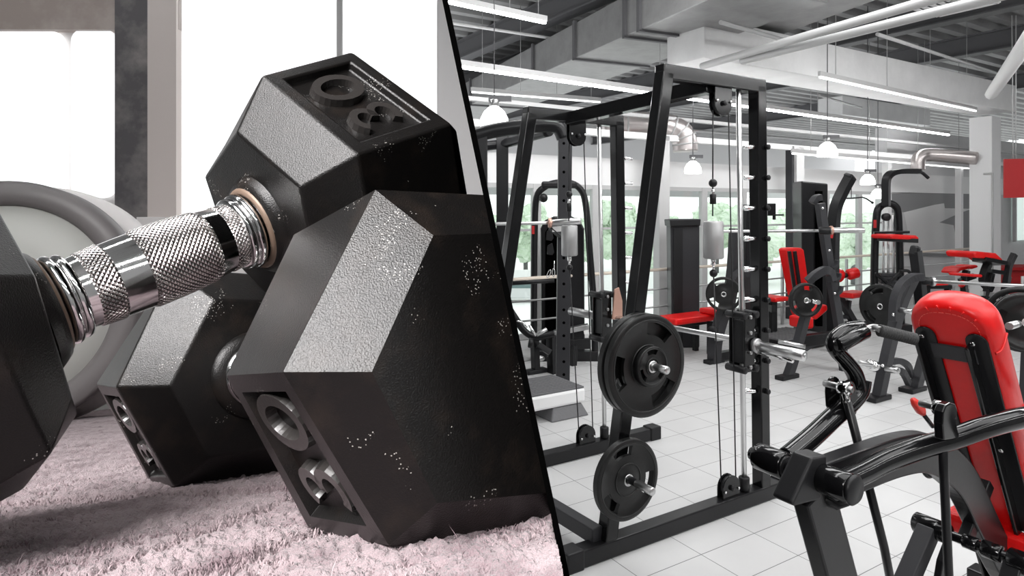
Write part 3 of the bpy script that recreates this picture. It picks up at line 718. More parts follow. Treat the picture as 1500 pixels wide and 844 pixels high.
# seat pad lies beyond the backrest
mb = MB(); mb.box(mw(1.13,.112,.50), .34, .32, .07, bv, av); obj('seat_pad', mb, 'red', lm, bevel=.025, seg=4)

# ------------------------------------------------------------------ machines further back
def part(name, mb, m, parent, bevel=0.0, **k): return obj(name, mb, m, parent, bevel=bevel, **k)
def bm_(parent, name, pts, w, h, m='grey_frame', side=av, bev=.004):
    mb = MB(); pts = [V(p) for p in pts]
    if len(pts) == 2: mb.beam(pts[0], pts[1], w, h, side)
    else: mb.sweep(spline(pts,4), [(-w/2,-h/2),(w/2,-h/2),(w/2,h/2),(-w/2,h/2)], side, smooth=False)
    return part(name, mb, m, parent, bev)
def tb_(parent, name, pts, r, m='black2', sm_=True, n=12):
    mb = MB(); mb.tube(spline(pts,5) if (sm_ and len(pts) > 2) else pts, r, n); return part(name, mb, m, parent)
def px_(lst, Y): return [P(x, y, Y) for x, y in lst]
def floorat(x, Y): return V(((x-750)/F*Y, Y, 0))
def cushion(parent, name, px, Y, depth, m='red', bev=.02, dirv=None):
    """upholstered slab whose front outline is px at distance Y, `depth` deep"""
    mb = MB(); mb.prism(px_(px, Y), (dirv or av)*depth); return part(name, mb, m, parent, bev, seg=3)
def foot(parent, x, Y, L=.22, w=.09):
    mb = MB(); mb.box(floorat(x, Y)+UP*.02, L, w, .04, bv, av); return part('foot', mb, 'plastic', parent, .008)

# power rack behind the tall frame
r = thing('power_rack', 'black power rack with drilled uprights behind the tall frame at the left', 'gym machine', floorat(826, 5.4))
up = bm_(r, 'upright', [floorat(824,5.4), P(828,178,5.4)], .11, .09, 'grey_frame', V((1,0,0)))
for k in range(17):
    y = 340+19*k if k < 12 else 210+21*(k-12)
    mb = MB(); c_ = P(826, y, 5.353); mb.cyl(c_, c_+V((0,.012,0)), .012, 12); part('hole', mb, 'partition' if k < 12 else 'partition', up)
bm_(r, 'upright', [floorat(736,6.0), P(736,196,6.0)], .11, .09, 'black2', V((1,0,0)))
bm_(r, 'upright', [floorat(706,5.4), P(704,200,5.4)], .11, .09, 'black2', V((1,0,0)))
tb_(r, 'top_tube', [P(680,204,5.4), P(720,192,5.4), P(765,186,5.4), P(800,183,5.4), P(818,187,5.4), P(826,202,5.4)], .062)
tb_(r, 'top_tube', [P(690,216,6.0), P(735,211,6.0), P(765,203,5.8), P(805,192,5.5)], .045)
tb_(r, 'spotter_bar', [P(735,416,5.35), P(812,411,5.35)], .018, sm_=False)
bm_(r, 'bar_hook', [P(806,333,5.33), P(824,348,5.33)], .06, .03, 'black2')
mb = MB(); mb.prism(px_([(809,332),(825,331),(825,339),(809,340)],5.30), V((0,.004,0))); part('paper_tag', mb, 'label', r)
# snap hooks hanging on the upright
sh = thing('snap_hooks', 'pair of shiny steel snap hooks hanging from the drilled upright', 'hooks', P(808,388,5.3))
for (x0, y0, x1, y1) in ((806,396,802,406),(811,393,811,406)):
    c_ = P((x0+x1)/2, (y0+y1)/2, 5.3); mb = MB(); ln = .055
    d_ = V((x1-x0, 0, -(y1-y0))).normalized(); s_ = V((0,1,0)).cross(d_)
    mb.tube([c_ + d_*(.033*math.cos(t*math.pi/8)) + s_*(.011*math.sin(t*math.pi/8)) for t in range(16)], .0035, 8, closed=True); part('hook', mb, 'chrome', sh)
mb = MB(); mb.tube([P(812,382,5.3), P(812,394,5.3)], .004, 8); part('link', mb, 'chrome', sh)
# barbell on that rack
r = thing('barbell', 'steel barbell resting on the black power rack behind the tall frame', 'barbell', P(780,327,5.27))
mb = MB(); mb.cyl(P(690,329,5.27), P(806,326.5,5.27), .014, 14, .001); part('shaft', mb, 'steel', r)
mb = MB(); mb.cyl(P(806,326.5,5.27), P(851,323.5,5.2), .027, 18, .003); part('sleeve', mb, 'steel', r)
mb = MB(); mb.cyl(P(803,326.5,5.27), P(808,326.5,5.27), .040, 18, .003); part('collar', mb, 'copper', r)

# arched cable station behind it
r = thing('cable_station', 'black cable station with an arched tube and a tall rounded shroud behind the power rack', 'gym machine', floorat(825, 6.7))
tb_(r, 'arch_tube', [floorat(782,6.6), P(782,440,6.6), P(783,340,6.6), P(786,290,6.6), P(798,274,6.6), P(815,268,6.6), P(834,268,6.6), P(850,277,6.6), P(858,300,6.6), P(864,370,6.6), P(870,450,6.6), floorat(872,6.6)], .034)
mb = MB(); sp = [(793,520),(792,335),(798,323),(812,317),(838,317),(850,323),(856,335),(857,520)]
mb.prism([P(x,y,6.75) if y < 500 else floorat(x,6.75) for x, y in sp], V((0,.10,0))); part('shroud', mb, 'black2', r, .02)
mb = MB(); mb.prism(px_([(799,505),(799,340),(806,330),(820,330),(820,505)],6.73), V((0,.03,0))); part('shroud_panel', mb, 'partition', r, .005)
for x, y in ((806,343),(807,364)):
    mb = MB(); mb.prism(px_([(x-6,y+9),(x-5,y-4),(x+2,y-8),(x+5,y+6),(x+2,y+10)],6.70), V((0,.02,0))); part('clear_window', mb, 'plastic', r, .004)
mb = MB(); mb.prism(px_([(779,331),(783,331),(783,343),(779,343)],6.55), V((0,.01,0))); part('red_sticker', mb, 'red_flat', r)
bm_(r, 'cross_pad', [P(793,271,6.6), P(845,271,6.6)], .10, .07, 'plastic', V((0,1,0)), .02)
mb = MB(); mb.sphere(P(796,290,6.5), .045, 16); part('pulley_ball', mb, 'plastic', r)
bm_(r, 'base_bar', [floorat(780,6.6)+UP*.05, floorat(875,6.6)+UP*.05], .09, .10, 'black2')

# rowing handle arms near the divider
r = thing('low_row_machine', 'low black rowing machine with curved arms and small steel grips beside the divider', 'gym machine', floorat(790, 6.0))
tb_(r, 'curved_arm', [P(738,440,6.0), P(756,468,6.0), P(768,485,6.0), P(784,494,6.0), P(803,491,6.0), P(812,489,6.0)], .032)
tb_(r, 'rod', [P(775,476,5.9), P(785,492,5.9)], .012, 'chrome', False)
tb_(r, 'rod', [P(786,491,5.9), P(801,482,5.9)], .018, 'steel', False)
tb_(r, 'rod', [P(757,470,5.9), P(766,473,5.9), P(772,480,5.9)], .008, 'chrome')
bm_(r, 'leg', [P(783,497,6.1), floorat(785,6.1)], .07, .06, 'black2')
bm_(r, 'leg', [P(809,492,6.1), floorat(811,6.1)], .10, .08, 'black2')
mb = MB(); mb.cyl(P(774,502,5.9), P(780,503,5.9), .045, 18); part('roller', mb, 'plastic', r)
bm_(r, 'rail', [P(788,505,6.0), P(806,517,6.0)], .06, .05, 'black2')
foot(r, 785, 6.1)
bm_(r, 'rail', [P(812,488,6.3), P(862,478,6.3)], .05, .05, 'steel_d')
bm_(r, 'rail', [P(835,505,6.4), P(864,503,6.4)], .05, .10, 'black2')
bm_(r, 'leg', [P(840,505,6.4), floorat(838,6.4)], .08, .06, 'black2')
mb = MB(); mb.prism(px_([(855,485),(862,484),(863,489),(856,490)],6.2), V((0,.01,0))); part('paper_tag', mb, 'label', r)
# small steel dumbbell on the floor
r = thing('cable_attachment', 'small steel cable handle lying on the floor near the divider', 'handle', G(791,528))
c_ = G(786,526,.03); mb = MB(); mb.cyl(c_-bv*.02, c_+bv*.10, .032, 16); part('grip', mb, 'steel', r)
mb = MB(); mb.tube([c_-bv*.02, c_-bv*.35-UP*.02], .006, 8); part('cable', mb, 'steel_d', r)
mb = MB(); mb.cyl(c_+bv*.10, c_+bv*.14, .045, 14); part('end_disc', mb, 'plastic', r)

# aerobic step
c0 = G(858,568,.20); r = thing('aerobic_step', 'low aerobic step with a ribbed grey top and white sides behind the tall frame', 'step platform', V((c0.x, c0.y, 0)))
L_, W_ = 1.15, .42
cc = c0 - bv*L_/2 + av*W_/2
mb = MB(); mb.box(cc-UP*.055, L_, W_, .11, bv, av); part('deck_body', mb, 'white', r, .02)
mb = MB(); mb.box(cc+UP*.003, L_-.02, W_-.02, .014, bv, av)
for k in range(14): mb.box(cc+UP*.012-av*(W_/2-.03-.028*k), L_-.04, .010, .006, bv, av)
part('ribbed_top', mb, 'tread', r)
for t in (.16, .95):
    mb = MB(); q = c0-bv*t+av*W_/2; q = V((q.x, q.y, 0))
    s0, s1 = .17, .13
    mb.box6([q-bv*s0-av*.24, q+bv*s0-av*.24, q+bv*s0+av*.24, q-bv*s0+av*.24, q-bv*s1-av*.2+UP*.09, q+bv*s1-av*.2+UP*.09, q+bv*s1+av*.2+UP*.09, q-bv*s1+av*.2+UP*.09]); part('riser_block', mb, 'tread', r, .01)
# a second, darker step stub peeking below
# weight-stack tower with a red bench beside it
r = thing('stack_tower', 'tall dark grey weight stack tower with rounded cap, left of the hanging counterweight', 'gym machine', floorat(1005, 7.2))
mb = MB(); mb.prism([floorat(984,7.2), P(982,325,7.2), P(985,321,7.2), P(1022,321,7.2), P(1025,326,7.2), floorat(1025,7.2)], V((.02,.28,0))); part('shroud', mb, 'grey_frame', r, .015)
mb = MB(); mb.prism([floorat(987,7.17), P(987,335,7.17), P(1000,335,7.17), floorat(1000,7.17)], V((0,.02,0))); part('side_slot', mb, 'plastic', r)
mb = MB(); mb.prism(px_([(981,322),(1027,321),(1026,331),(982,332)],7.15), V((.02,.35,0))); part('cap', mb, 'plastic', r, .01)
r = thing('flat_bench', 'flat red padded bench on black legs in front of the weight stack tower', 'bench', floorat(1015, 6.85))
c_ = P(1006,466,6.85); mb = MB(); mb.box(c_, .60, .28, .07, bv, av); part('seat_pad', mb, 'red', r, .025, seg=3)
bm_(r, 'frame', [c_-bv*.28-UP*.06, c_+bv*.28-UP*.06], .06, .05, 'black2')
for s_ in (-.24, .24):
    for t_ in (-.1, .1):
        q = c_+bv*s_+av*t_; bm_(r, 'leg', [q-UP*.04, V((q.x, q.y, 0))], .05, .05, 'black2')
# plate-loaded bench left of the tall rear post
r = thing('plate_machine', 'black plate loaded bench with red seat behind the hanging cables', 'gym machine', floorat(1050, 6.5))
bm_(r, 'main_leg', [P(1078,335,6.6), P(1072,415,6.6), P(1050,490,6.5), floorat(1046,6.5)], .09, .11)
bm_(r, 'arch', [P(1106,396,6.5), P(1090,399,6.5), P(1077,410,6.5), P(1070,432,6.5), P(1066,460,6.5)], .09, .09)
bm_(r, 'side_panel', [P(1096,300,6.8), P(1094,395,6.8)], .05, .10, 'black2')
bm_(r, 'rear_leg', [P(1096,390,6.8), floorat(1105,6.8)], .08, .08)
bm_(r, 'base', [floorat(1046,6.5)+UP*.06, floorat(1105,6.8)+UP*.06], .08, .08, 'black2')
foot(r, 1046, 6.5)
tb_(r, 'plate_peg', [P(1048,498,6.4), P(1075,494,6.3)], .020, 'steel', False)
mb = MB(); mb.cyl(P(1043,485,6.4), P(1046,485,6.45), .05, 16); part('knob', mb, 'plastic', r)
c_ = P(1047,456,6.9); mb = MB(); mb.box(c_, .20, .26, .06, bv, av); part('seat_pad', mb, 'red', r, .02, seg=3)
plate(P(1060,431,6.4), V((-.3,-1,0)), .17, .04, 'black plate with oval openings seen behind the hanging cables', rot=.2, detail=False)
# screen far behind
r = thing('cross_trainer', 'small dark exercise machine console far off by the windows, right of the tall frame', 'console', P(1138,312,8.3))
mb = MB(); mb.prism(px_([(1122,298),(1137,298),(1137,312),(1130,315),(1122,314)],8.3), V((0,.08,0))); part('console', mb, 'plastic', r, .01)
bm_(r, 'arm', [P(1112,315,8.3), P(1148,315,8.3)], .03, .02, 'plastic'); bm_(r, 'post', [P(1134,298,8.35), P(1134,322,8.35)], .03, .03, 'plastic')
bm_(r, 'frame', [P(1112,314,8.35), floorat(1110,8.35)], .07, .07, 'black2')
# small red stool
r = thing('small_stool', 'small red topped stool right beside the rear post of the tall frame', 'stool', floorat(1132, 7.4))
c_ = P(1132,437,7.4); mb = MB(); mb.box(c_, .24, .26, .05, bv, av); part('seat_pad', mb, 'red', r, .02, seg=3)
bm_(r, 'post', [P(1128,440,7.4), floorat(1128,7.4)], .12, .10, 'plastic'); bm_(r, 'bracket', [P(1128,452,7.3), P(1134,452,7.3)], .10, .08, 'plastic')
# incline bench press station
r = thing('incline_press_station', 'black press station with hooked sloping uprights, red backrest and red seat', 'gym machine', floorat(1200, 6.1))
bm_(r, 'upright', [P(1201,298,6.2), P(1213,380,6.2), P(1228,470,6.2), floorat(1237,6.2)], .05, .10)
bm_(r, 'upright_tip', [P(1190,298,6.2), P(1195,291,6.2), P(1203,289,6.2)], .06, .06)
bm_(r, 'upright', [P(1180,462,5.9), P(1163,525,5.9), floorat(1153,5.9)], .06, .085)
foot(r, 1153, 5.9, .24)
bm_(r, 'arch', [P(1183,413,6.0), P(1193,404,6.0), P(1208,396,6.05), P(1216,400,6.1), P(1220,412,6.1)], .05, .075)
bm_(r, 'cross_bar', [P(1170,500,6.0), P(1232,492,6.15)], .07, .10, 'black2')
bm_(r, 'brace', [P(1172,512,6.0), P(1200,494,6.1)], .05, .08)
for k, (x, y) in enumerate(((1222,388),(1225,407),(1228,426))):
    bm_(r, 'rack_hook', [P(x-3,y+5,6.15), P(x+3,y,6.15), P(x+4,y-7,6.15)], .04, .03, 'grey_frame')
for x, y in ((1205,305),(1215,367),(1223,430)):
    mb = MB(); mb.cyl(P(x,y,6.13), P(x,y,6.10), .011, 10); part('bolt', mb, 'chrome', r)
cushion(r, 'backrest_pad', [(1152,367),(1154,363),(1176,363),(1179,367),(1188,428),(1166,436)], 6.35, .10)
for d_ in (0, 8):
    bm_(r, 'back_bracket', [P(1156+d_,368,6.30), P(1166+d_,440,6.30)], .03, .03, 'black2', V((1,0,0)))
cushion(r, 'seat_pad', [(1190,458),(1205,447),(1213,446),(1214,455),(1196,470)], 6.3, .26)
cushion(r, 'pad_roll', [(1182,466),(1193,464),(1193,482),(1183,483)], 6.1, .2)
tb_(r, 'plate_peg', [P(1180,440,5.9), P(1199,443,5.65)], .020, 'chrome', False)
tb_(r, 'low_peg', [P(1140,500,5.8), P(1180,508,5.7)], .020, 'steel', False)
plate(P(1180,440,5.82), V((.1,-1,0)), .155, .04, 'round black plate loaded on the press station by the red backrest', rot=.6, detail=False)
r = thing('barbell', 'steel barbell lying across the hooked press station uprights', 'barbell', P(1165,338,6.1))
mb = MB(); mb.cyl(P(1058,339,6.1), P(1200,338,6.1), .014, 14, .001); part('shaft', mb, 'steel', r)
mb = MB(); mb.cyl(P(1216,337.5,6.0), P(1266,337.5,5.95), .026, 18, .003); part('sleeve', mb, 'steel', r)
mb = MB(); mb.cyl(P(1200,338,6.05), P(1217,338,6.0), .036, 18, .004); part('collar', mb, 'plastic', r)
mb = MB(); mb.cyl(P(1216,337.5,6.0), P(1219,337.5,6.0), .042, 18, .003); part('collar_ring', mb, 'copper', r)
# ribbed foot platform
r = thing('foot_platform', 'low black platform with a ribbed silver tread plate beside the rear post', 'platform', floorat(1160, 6.9))
q = G(1150,489,.14); mb = MB(); mb.box(V((q.x,q.y,.07)), .75, .5, .12, bv, av); part('base', mb, 'plastic', r, .01)
mb = MB(); mb.box(V((q.x,q.y,.138)), .72, .48, .012, bv, av); 
for k in range(11): mb.box(V((q.x,q.y,.147))+bv*(-.33+.066*k), .02, .46, .006, bv, av)
part('tread_plate', mb, 'tread', r)
# dark shroud tower and lat arm
r = thing('lat_pulldown', 'tall black lat pulldown machine with a bent arm and hanging bar', 'gym machine', floorat(1200, 7.4))
mb = MB(); mb.prism([floorat(1175,7.4), P(1174,265,7.4), P(1213,269,7.4), floorat(1214,7.4)], V((.05,.35,0))); part('shroud', mb, 'black2', r, .015)
mb = MB(); mb.prism([P(1196,478,7.37), P(1196,280,7.37), P(1205,280,7.37), P(1205,478,7.37)], V((0,.03,0))); part('slot', mb, 'partition', r)
bm_(r, 'bent_arm', [floorat(1221,7.0), P(1220,400,7.0), P(1221,340,7.0), P(1224,306,7.0), P(1233,283,7.0), P(1246,259,7.0)], .10, .085, 'black2')
bm_(r, 'tip', [P(1243,262,7.0), P(1247,257,7.0)], .11, .10, 'plastic', bev=.02)
tb_(r, 'cord', [P(1247,271,7.0), P(1247,290,7.0)], .004, 'plastic', False, 6)
tb_(r, 'pull_bar', [P(1230,291,7.0), P(1248,290.5,7.0), P(1263,289,7.0), P(1269,291,7.0), P(1278,297,7.0)], .008, 'plastic', False, 8)
mb = MB(); mb.sphere(P(1278,297,7.0), .014, 8); part('bar_end', mb, 'plastic', r)
mb = MB(); mb.prism(px_([(1217,343),(1221,343),(1220,349),(1217,349)],6.9), V((0,.01,0))); part('red_sticker', mb, 'red_flat', r)
# leg bench with red rolls
r = thing('leg_curl_bench', 'black bench with red seat and two red foam rolls by the windows', 'bench', floorat(1245, 8.8))
c_ = P(1249,431,8.6); mb = MB(); mb.box(c_, .42, .26, .07, bv, av); part('seat_pad', mb, 'red', r, .025, seg=3)
mb = MB(); mb.cyl(P(1222,402,8.5), P(1234,405,8.5), .085, 18, .02); part('foam_roll', mb, 'red', r)
mb = MB(); mb.cyl(P(1241,403,8.5), P(1257,399,8.5), .070, 18, .015); part('foam_roll', mb, 'red', r)
mb = MB(); mb.cyl(P(1234,405,8.5), P(1241,403,8.5), .03, 10); part('roll_axle', mb, 'plastic', r)
bm_(r, 'leg', [P(1228,433,8.7), floorat(1252,8.7)], .07, .09)
bm_(r, 'leg', [P(1244,440,8.7), P(1243,455,8.7), floorat(1250,8.7)], .05, .05)
bm_(r, 'brace', [P(1228,464,8.7), P(1244,464,8.7)], .06, .05); foot(r, 1251, 8.7, .3)
# small tool on the floor near it
r = thing('hand_weights', 'small pair of dark hand weights on the floor right of the red bench', 'hand weights', G(1271,452))
for s_ in (0, .1):
    c_ = G(1271,452,.07)+bv*s_; mb = MB(); mb.cyl(c_-av*.08, c_-av*.04, .07, 12); mb.cyl(c_+av*.04, c_+av*.08, .07, 12); mb.cyl(c_-av*.05, c_+av*.05, .02, 8); part('weight', mb, 'plastic', r)
# cable tower
r = thing('cable_tower', 'narrow black cable tower with arched frame, overhead arm and silver guide rods', 'gym machine', floorat(1300, 8.2))
tb_(r, 'arch_frame', [floorat(1280,8.2), P(1281,380,8.2), P(1284,318,8.2), P(1289,303,8.2), P(1301,298,8.2), P(1311,302,8.2), P(1316,316,8.2), P(1318,380,8.2), floorat(1320,8.2)], .045)
bm_(r, 'overhead_arm', [P(1298,302,8.1), P(1298,268,8.1), P(1302,257,8.1), P(1312,252,8.1), P(1330,251,8.1), P(1347,251,8.1)], .09, .06, 'black2')
tb_(r, 'arm_handle', [P(1346,251,8.1), P(1352,254,8.1), P(1360,261,8.1)], .02)
for x in (1294, 1301, 1309):
    tb_(r, 'guide_rod', [P(x,315,8.25), P(x,440,8.25)], .014, 'steel', False, 8)
mb = MB(); mb.cyl(P(1298,318,8.15)-V((0,.03,0)), P(1298,318,8.15)+V((0,.03,0)), .05, 16); part('pulley', mb, 'plastic', r)
mb = MB(); 
for k in range(9): mb.box(P(1300,402+5*k,8.25), .22, .12, .036)
part('weight_stack', mb, 'grey_frame', r, .003)
mb = MB(); mb.prism(px_([(1280,322),(1284,322),(1284,334),(1280,334)],8.1), V((0,.01,0))); part('red_sticker', mb, 'red_flat', r)
bm_(r, 'seat_arm', [P(1285,350,8.1), P(1345,353,7.9)], .08, .05, 'black2'); bm_(r, 'seat_arm', [P(1280,341,8.1), P(1332,340,8.0)], .05, .03, 'black2')
cushion(r, 'seat_pad', [(1304,346),(1308,343),(1343,345),(1347,348),(1346,352),(1306,350)], 7.9, .25)
bm_(r, 'cross_brace', [P(1282,400,8.1), P(1318,432,8.1)], .03, .03, 'black2'); bm_(r, 'cross_brace', [P(1318,400,8.1), P(1282,432,8.1)], .03, .03, 'black2')
tb_(r, 'side_handle', [P(1318,397,8.1), P(1330,397,8.1), P(1335,404,8.1)], .02)
bm_(r, 'base', [floorat(1276,8.2)+UP*.05, floorat(1326,8.2)+UP*.05], .3, .10, 'black2')
# plate loaded squat rack with the long barbell
r = thing('squat_rack', 'charcoal squat rack with arched arms and steel pegs in front of the cable tower', 'gym machine', floorat(1320, 5.3))
bm_(r, 'front_leg', [P(1338,405,5.3), P(1318,450,5.3), P(1300,520,5.25), floorat(1286,5.25)], .07, .09)
bm_(r, 'rear_leg', [P(1378,440,5.6), P(1361,500,5.6), P(1345,555,5.5), floorat(1340,5.5)], .07, .085)
bm_(r, 'post', [P(1341,368,5.5), P(1345,400,5.5), P(1350,445,5.5)], .07, .085, 'black2'); bm_(r, 'post_tip', [P(1338,376,5.5), P(1342,360,5.5)], .07, .07, 'black2', bev=.02)
bm_(r, 'arch', [P(1309,470,5.2), P(1311,440,5.2), P(1320,418,5.2), P(1336,407,5.2), P(1352,406,5.2)], .06, .06)
bm_(r, 'arc_brace', [P(1305,530,5.3), P(1318,529,5.35), P(1330,536,5.4), P(1334,550,5.5)], .04, .05)
bm_(r, 'arc_brace', [P(1308,541,5.3), P(1322,545,5.35), P(1331,562,5.45)], .04, .05)
foot(r, 1284, 5.25, .24, .12); foot(r, 1337, 5.5, .24, .12)
for p0, p1, rr in (((1288,538),(1259,531),.019),((1298,541),(1316,543),.026),((1318,454),(1336,457),.022)):
    a_, b_ = P(p0[0],p0[1],5.2), P(p1[0],p1[1],5.1); mb = MB(); mb.cyl(a_, b_, rr, 14, .003); part('steel_peg', mb, 'steel', r)
mb = MB(); mb.cyl(P(1282,537,5.2), P(1277,536,5.18), .045, 12); mb.cyl(P(1275,534,5.18), P(1272,533,5.17), .036, 10); part('spring_collar', mb, 'chrome', r)
for x, y in ((1309,461),(1293,536)):
    mb = MB(); mb.cyl(P(x,y,5.2), P(x,y,5.17), .013, 10); part('bolt', mb, 'chrome', r)
plate(P(1291,449,5.5), V((-.85,-.45,0)), .19, .045, 'black plate hanging on the left side of the squat rack', rot=.2, detail=False)
plate(P(1297,449,5.58), V((-.85,-.45,0)), .17, .045, 'smaller black plate between the large plate and the squat rack leg', rot=.9, detail=False)
r = thing('barbell', 'long worn barbell stretching from the squat rack to the right edge above the red backrest', 'barbell', P(1420,414,5.0))
mb = MB(); mb.cyl(P(1365,412.5,5.4), P(1540,421,4.6), .0145, 14, .001); part('shaft', mb, 'steel', r)
mb = MB(); mb.cyl(P(1350,411,5.45), P(1366,412.5,5.4), .032, 16, .003); part('sleeve', mb, 'plastic', r)
mb = MB(); mb.cyl(P(1364,412.5,5.4), P(1368,412.5,5.4), .040, 16, .003); part('collar', mb, 'steel', r)
# plate stack cut by the right edge
r0 = [('largest black plate at the right edge, farthest of its row of three', 1497, 468, 4.0, .20, 0), ('black plate at the right edge beside the red backrest, middle of its row', 1500, 470, 3.85, .165, .5), ('black plate cut by the right edge, nearest of its row of three', 1505, 472, 3.70, .165, 1.)]
for lb, x, y, Y, R_, rt in r0: plate(P(x,y,Y), V((-.62,-.78,0)), R_, .05, lb, rot=rt, detail=False)
r = thing('plate_rack', 'black frame with a steel peg carrying the plates at the right edge', 'rack', floorat(1510, 4.2))
bm_(r, 'upright', [floorat(1508,4.3), P(1520,380,4.3)], .10, .12); tb_(r, 'steel_peg', [P(1525,465,4.4), P(1478,478,3.5)], .02, 'steel', False)
bm_(r, 'base_beam', [floorat(1470,3.9)+UP*.05, floorat(1560,4.5)+UP*.05], .09, .09, 'black2')
# preacher curl benches far right
r = thing('preacher_bench', 'black curl bench with a broad red arm pad in front of the white pillar', 'bench', floorat(1448, 8.6))
cushion(r, 'arm_pad', [(1427,371),(1431,368),(1460,371),(1470,380),(1469,386),(1460,380),(1430,378)], 8.4, .35)
bm_(r, 'pad_board', [P(1434,380,8.5), P(1466,386,8.5)], .25, .05, 'black2')
bm_(r, 'post', [P(1448,384,8.6), P(1440,410,8.6), P(1452,425,8.6)], .08, .09, 'black2')
bm_(r, 'leg', [P(1452,400,8.6), floorat(1434,8.6)], .07, .08, 'black2'); bm_(r, 'leg', [P(1476,405,8.6), floorat(1462,8.6)], .07, .08, 'black2')
bm_(r, 'bar_rest', [P(1486,372,8.5), P(1478,390,8.5), P(1474,415,8.5)], .06, .08, 'black2'); bm_(r, 'arm', [P(1451,397,8.5), P(1472,400,8.5)], .05, .05, 'black2')
bm_(r, 'base', [P(1438,430,8.6), P(1465,433,8.6)], .06, .06, 'steel_d')
cushion(r, 'seat_pad', [(1425,402),(1440,402),(1440,407),(1426,406)], 8.4, .3)
r = thing('roman_chair', 'small black exercise chair with two red pads left of the curl bench', 'bench', floorat(1418, 9.0))
cushion(r, 'hip_pad', [(1401,399),(1406,392),(1419,390),(1420,394),(1408,397),(1402,402)], 8.8, .2)
cushion(r, 'hip_pad', [(1421,391),(1424,389),(1433,388),(1434,392),(1424,395)], 8.8, .2)
bm_(r, 'post', [P(1416,396,8.9), P(1412,420,8.9), floorat(1420,8.9)], .07, .08, 'black2'); bm_(r, 'brace', [P(1405,412,8.9), P(1428,404,8.9)], .06, .06, 'black2')
mb = MB(); mb.cyl(P(1407,415,8.8), P(1411,417,8.8), .05, 14); part('foam_roll', mb, 'red', r); bm_(r, 'base', [floorat(1405,8.9)+UP*.05, floorat(1434,8.9)+UP*.05], .08, .08, 'black2')
r = thing('flat_bench', 'flat red bench seen just above the top of the foreground backrest', 'bench', floorat(1380, 8.4))
cushion(r, 'seat_pad', [(1370,416),(1372,414),(1389,414),(1390,418),(1371,419)], 8.2, .4); bm_(r, 'frame', [P(1355,420,8.4), P(1392,420,8.4)], .08, .05, 'black2')
bm_(r, 'leg', [P(1358,420,8.4), floorat(1354,8.4)], .06, .06, 'black2'); bm_(r, 'leg', [P(1388,420,8.4), floorat(1388,8.4)], .06, .06, 'black2')
r = thing('reception_desk', 'red fronted desk against the wall behind the curl bench', 'desk', floorat(1490, 10.2))
mb = MB(); mb.prism([floorat(1470,10.2), P(1470,393,10.2), P(1545,393,9.6), floorat(1545,9.6)], V((.2,.5,0))); part('front', mb, 'red_flat', r, .01)
mb = MB(); mb.prism([P(1468,392,10.15), P(1547,392,9.55), P(1547,396,9.55), P(1468,396,10.15)], V((.2,.55,0))); part('desk_top', mb, 'red_flat', r)
mb = MB(); mb.prism(px_([(1497,405),(1520,404),(1520,420),(1497,420)],9.7), V((0,.02,0))); part('paper_notice', mb, 'label', r)

# ------------------------------------------------------------------ outdoors
mb = MB(); mb.box(V((40, 90, -5.1)), 260, 150, .2); struct('ground', mb, 'ground', 'pale paving outside the windows')
from mathutils import noise as mnoise
rt = random.Random(5)
for i, (px, Y, h_, w_) in enumerate(((700,54,6.0,5.5),(770,64,7.0,6.5),(835,54,5.8,5.5),(905,66,7.4,6.5),(975,56,6.0,6),(1050,66,7.2,6.5),(1120,56,6.2,6),(1185,66,6.8,6.5),(1250,56,6.2,6),(1315,66,7.2,6.5),(1490,60,7.2,6.5),(1405,58,6.6,6))):
    b0 = V(((px-750)/F*Y, Y, -5))
    r = thing('tree', ['leafy pale green tree beyond the windows behind the power rack','tall leafy tree beyond the windows seen between the rack and the divider','leafy tree beyond the windows behind the arched cable station','leafy tree beyond the windows left of the sloping front post','pale tree beyond the windows behind the weight stack tower','pale tree beyond the windows behind the hanging counterweight','pale tree beyond the windows right of the tall rear post','pale tree beyond the windows behind the black shroud','pale tree beyond the windows below the hanging pull bar','pale tree beyond the windows left of the cable tower','green tree seen through the window right of the pillar','tree hidden mostly behind the mural wall'][i], 'tree', b0, 'trees outside')
    mb = MB(); mb.tube([b0, b0+UP*h_*.5], .22, 8); part('trunk', mb, 'beam', r)
    bm = bmesh.new()
    for k in range(16):
        bmesh.ops.create_icosphere(bm, subdivisions=4, radius=rt.uniform(.13,.22)*w_, matrix=Matrix.Translation((rt.uniform(-.33,.33)*w_, rt.uniform(-.22,.22)*w_, h_*rt.uniform(.35,.86))))
    for v_ in bm.verts:
        v_.co += mnoise.noise_vector(v_.co*1.7)*.35 + V((rt.uniform(-.1,.1), rt.uniform(-.1,.1), rt.uniform(-.1,.1)))
        if v_.co.z > h_: v_.co.z = h_-(v_.co.z-h_)*.3
        if v_.co.z < .3: v_.co.z = .3
    me = bpy.data.meshes.new('crown'); bm.to_mesh(me); bm.free(); me.materials.append(M['leaf'])
    o = bpy.data.objects.new('crown', me); COL.objects.link(o); o.parent = r
r = thing('parked_car', 'pale parked car far outside the windows at the left', 'car', V(((764-750)/F*45, 45, -5)))
b0 = V(((764-750)/F*45, 45, -5)); X1 = V((1,0,0))
pr = [(-2.1,.3),(-2.1,.85),(-1.4,1.0),(-.8,1.5),(.7,1.5),(1.3,1.0),(2.1,.85),(2.1,.3)]
mb = MB(); mb.prism([b0+X1*x+UP*z for x, z in pr], V((0,1.7,0))); part('car_body', mb, 'silver_car', r, .08)
mb = MB(); mb.prism([b0+V((x,-.02,z)) for x, z in ((-1.2,1.02),(-.75,1.42),(.62,1.42),(1.1,1.02))], V((0,.04,0))); part('side_window', mb, 'darkglass', r)
for x in (-1.3, 1.3):
    mb = MB(); mb.cyl(b0+V((x,-.05,.34)), b0+V((x,.2,.34)), .34, 20); part('wheel', mb, 'plastic', r)
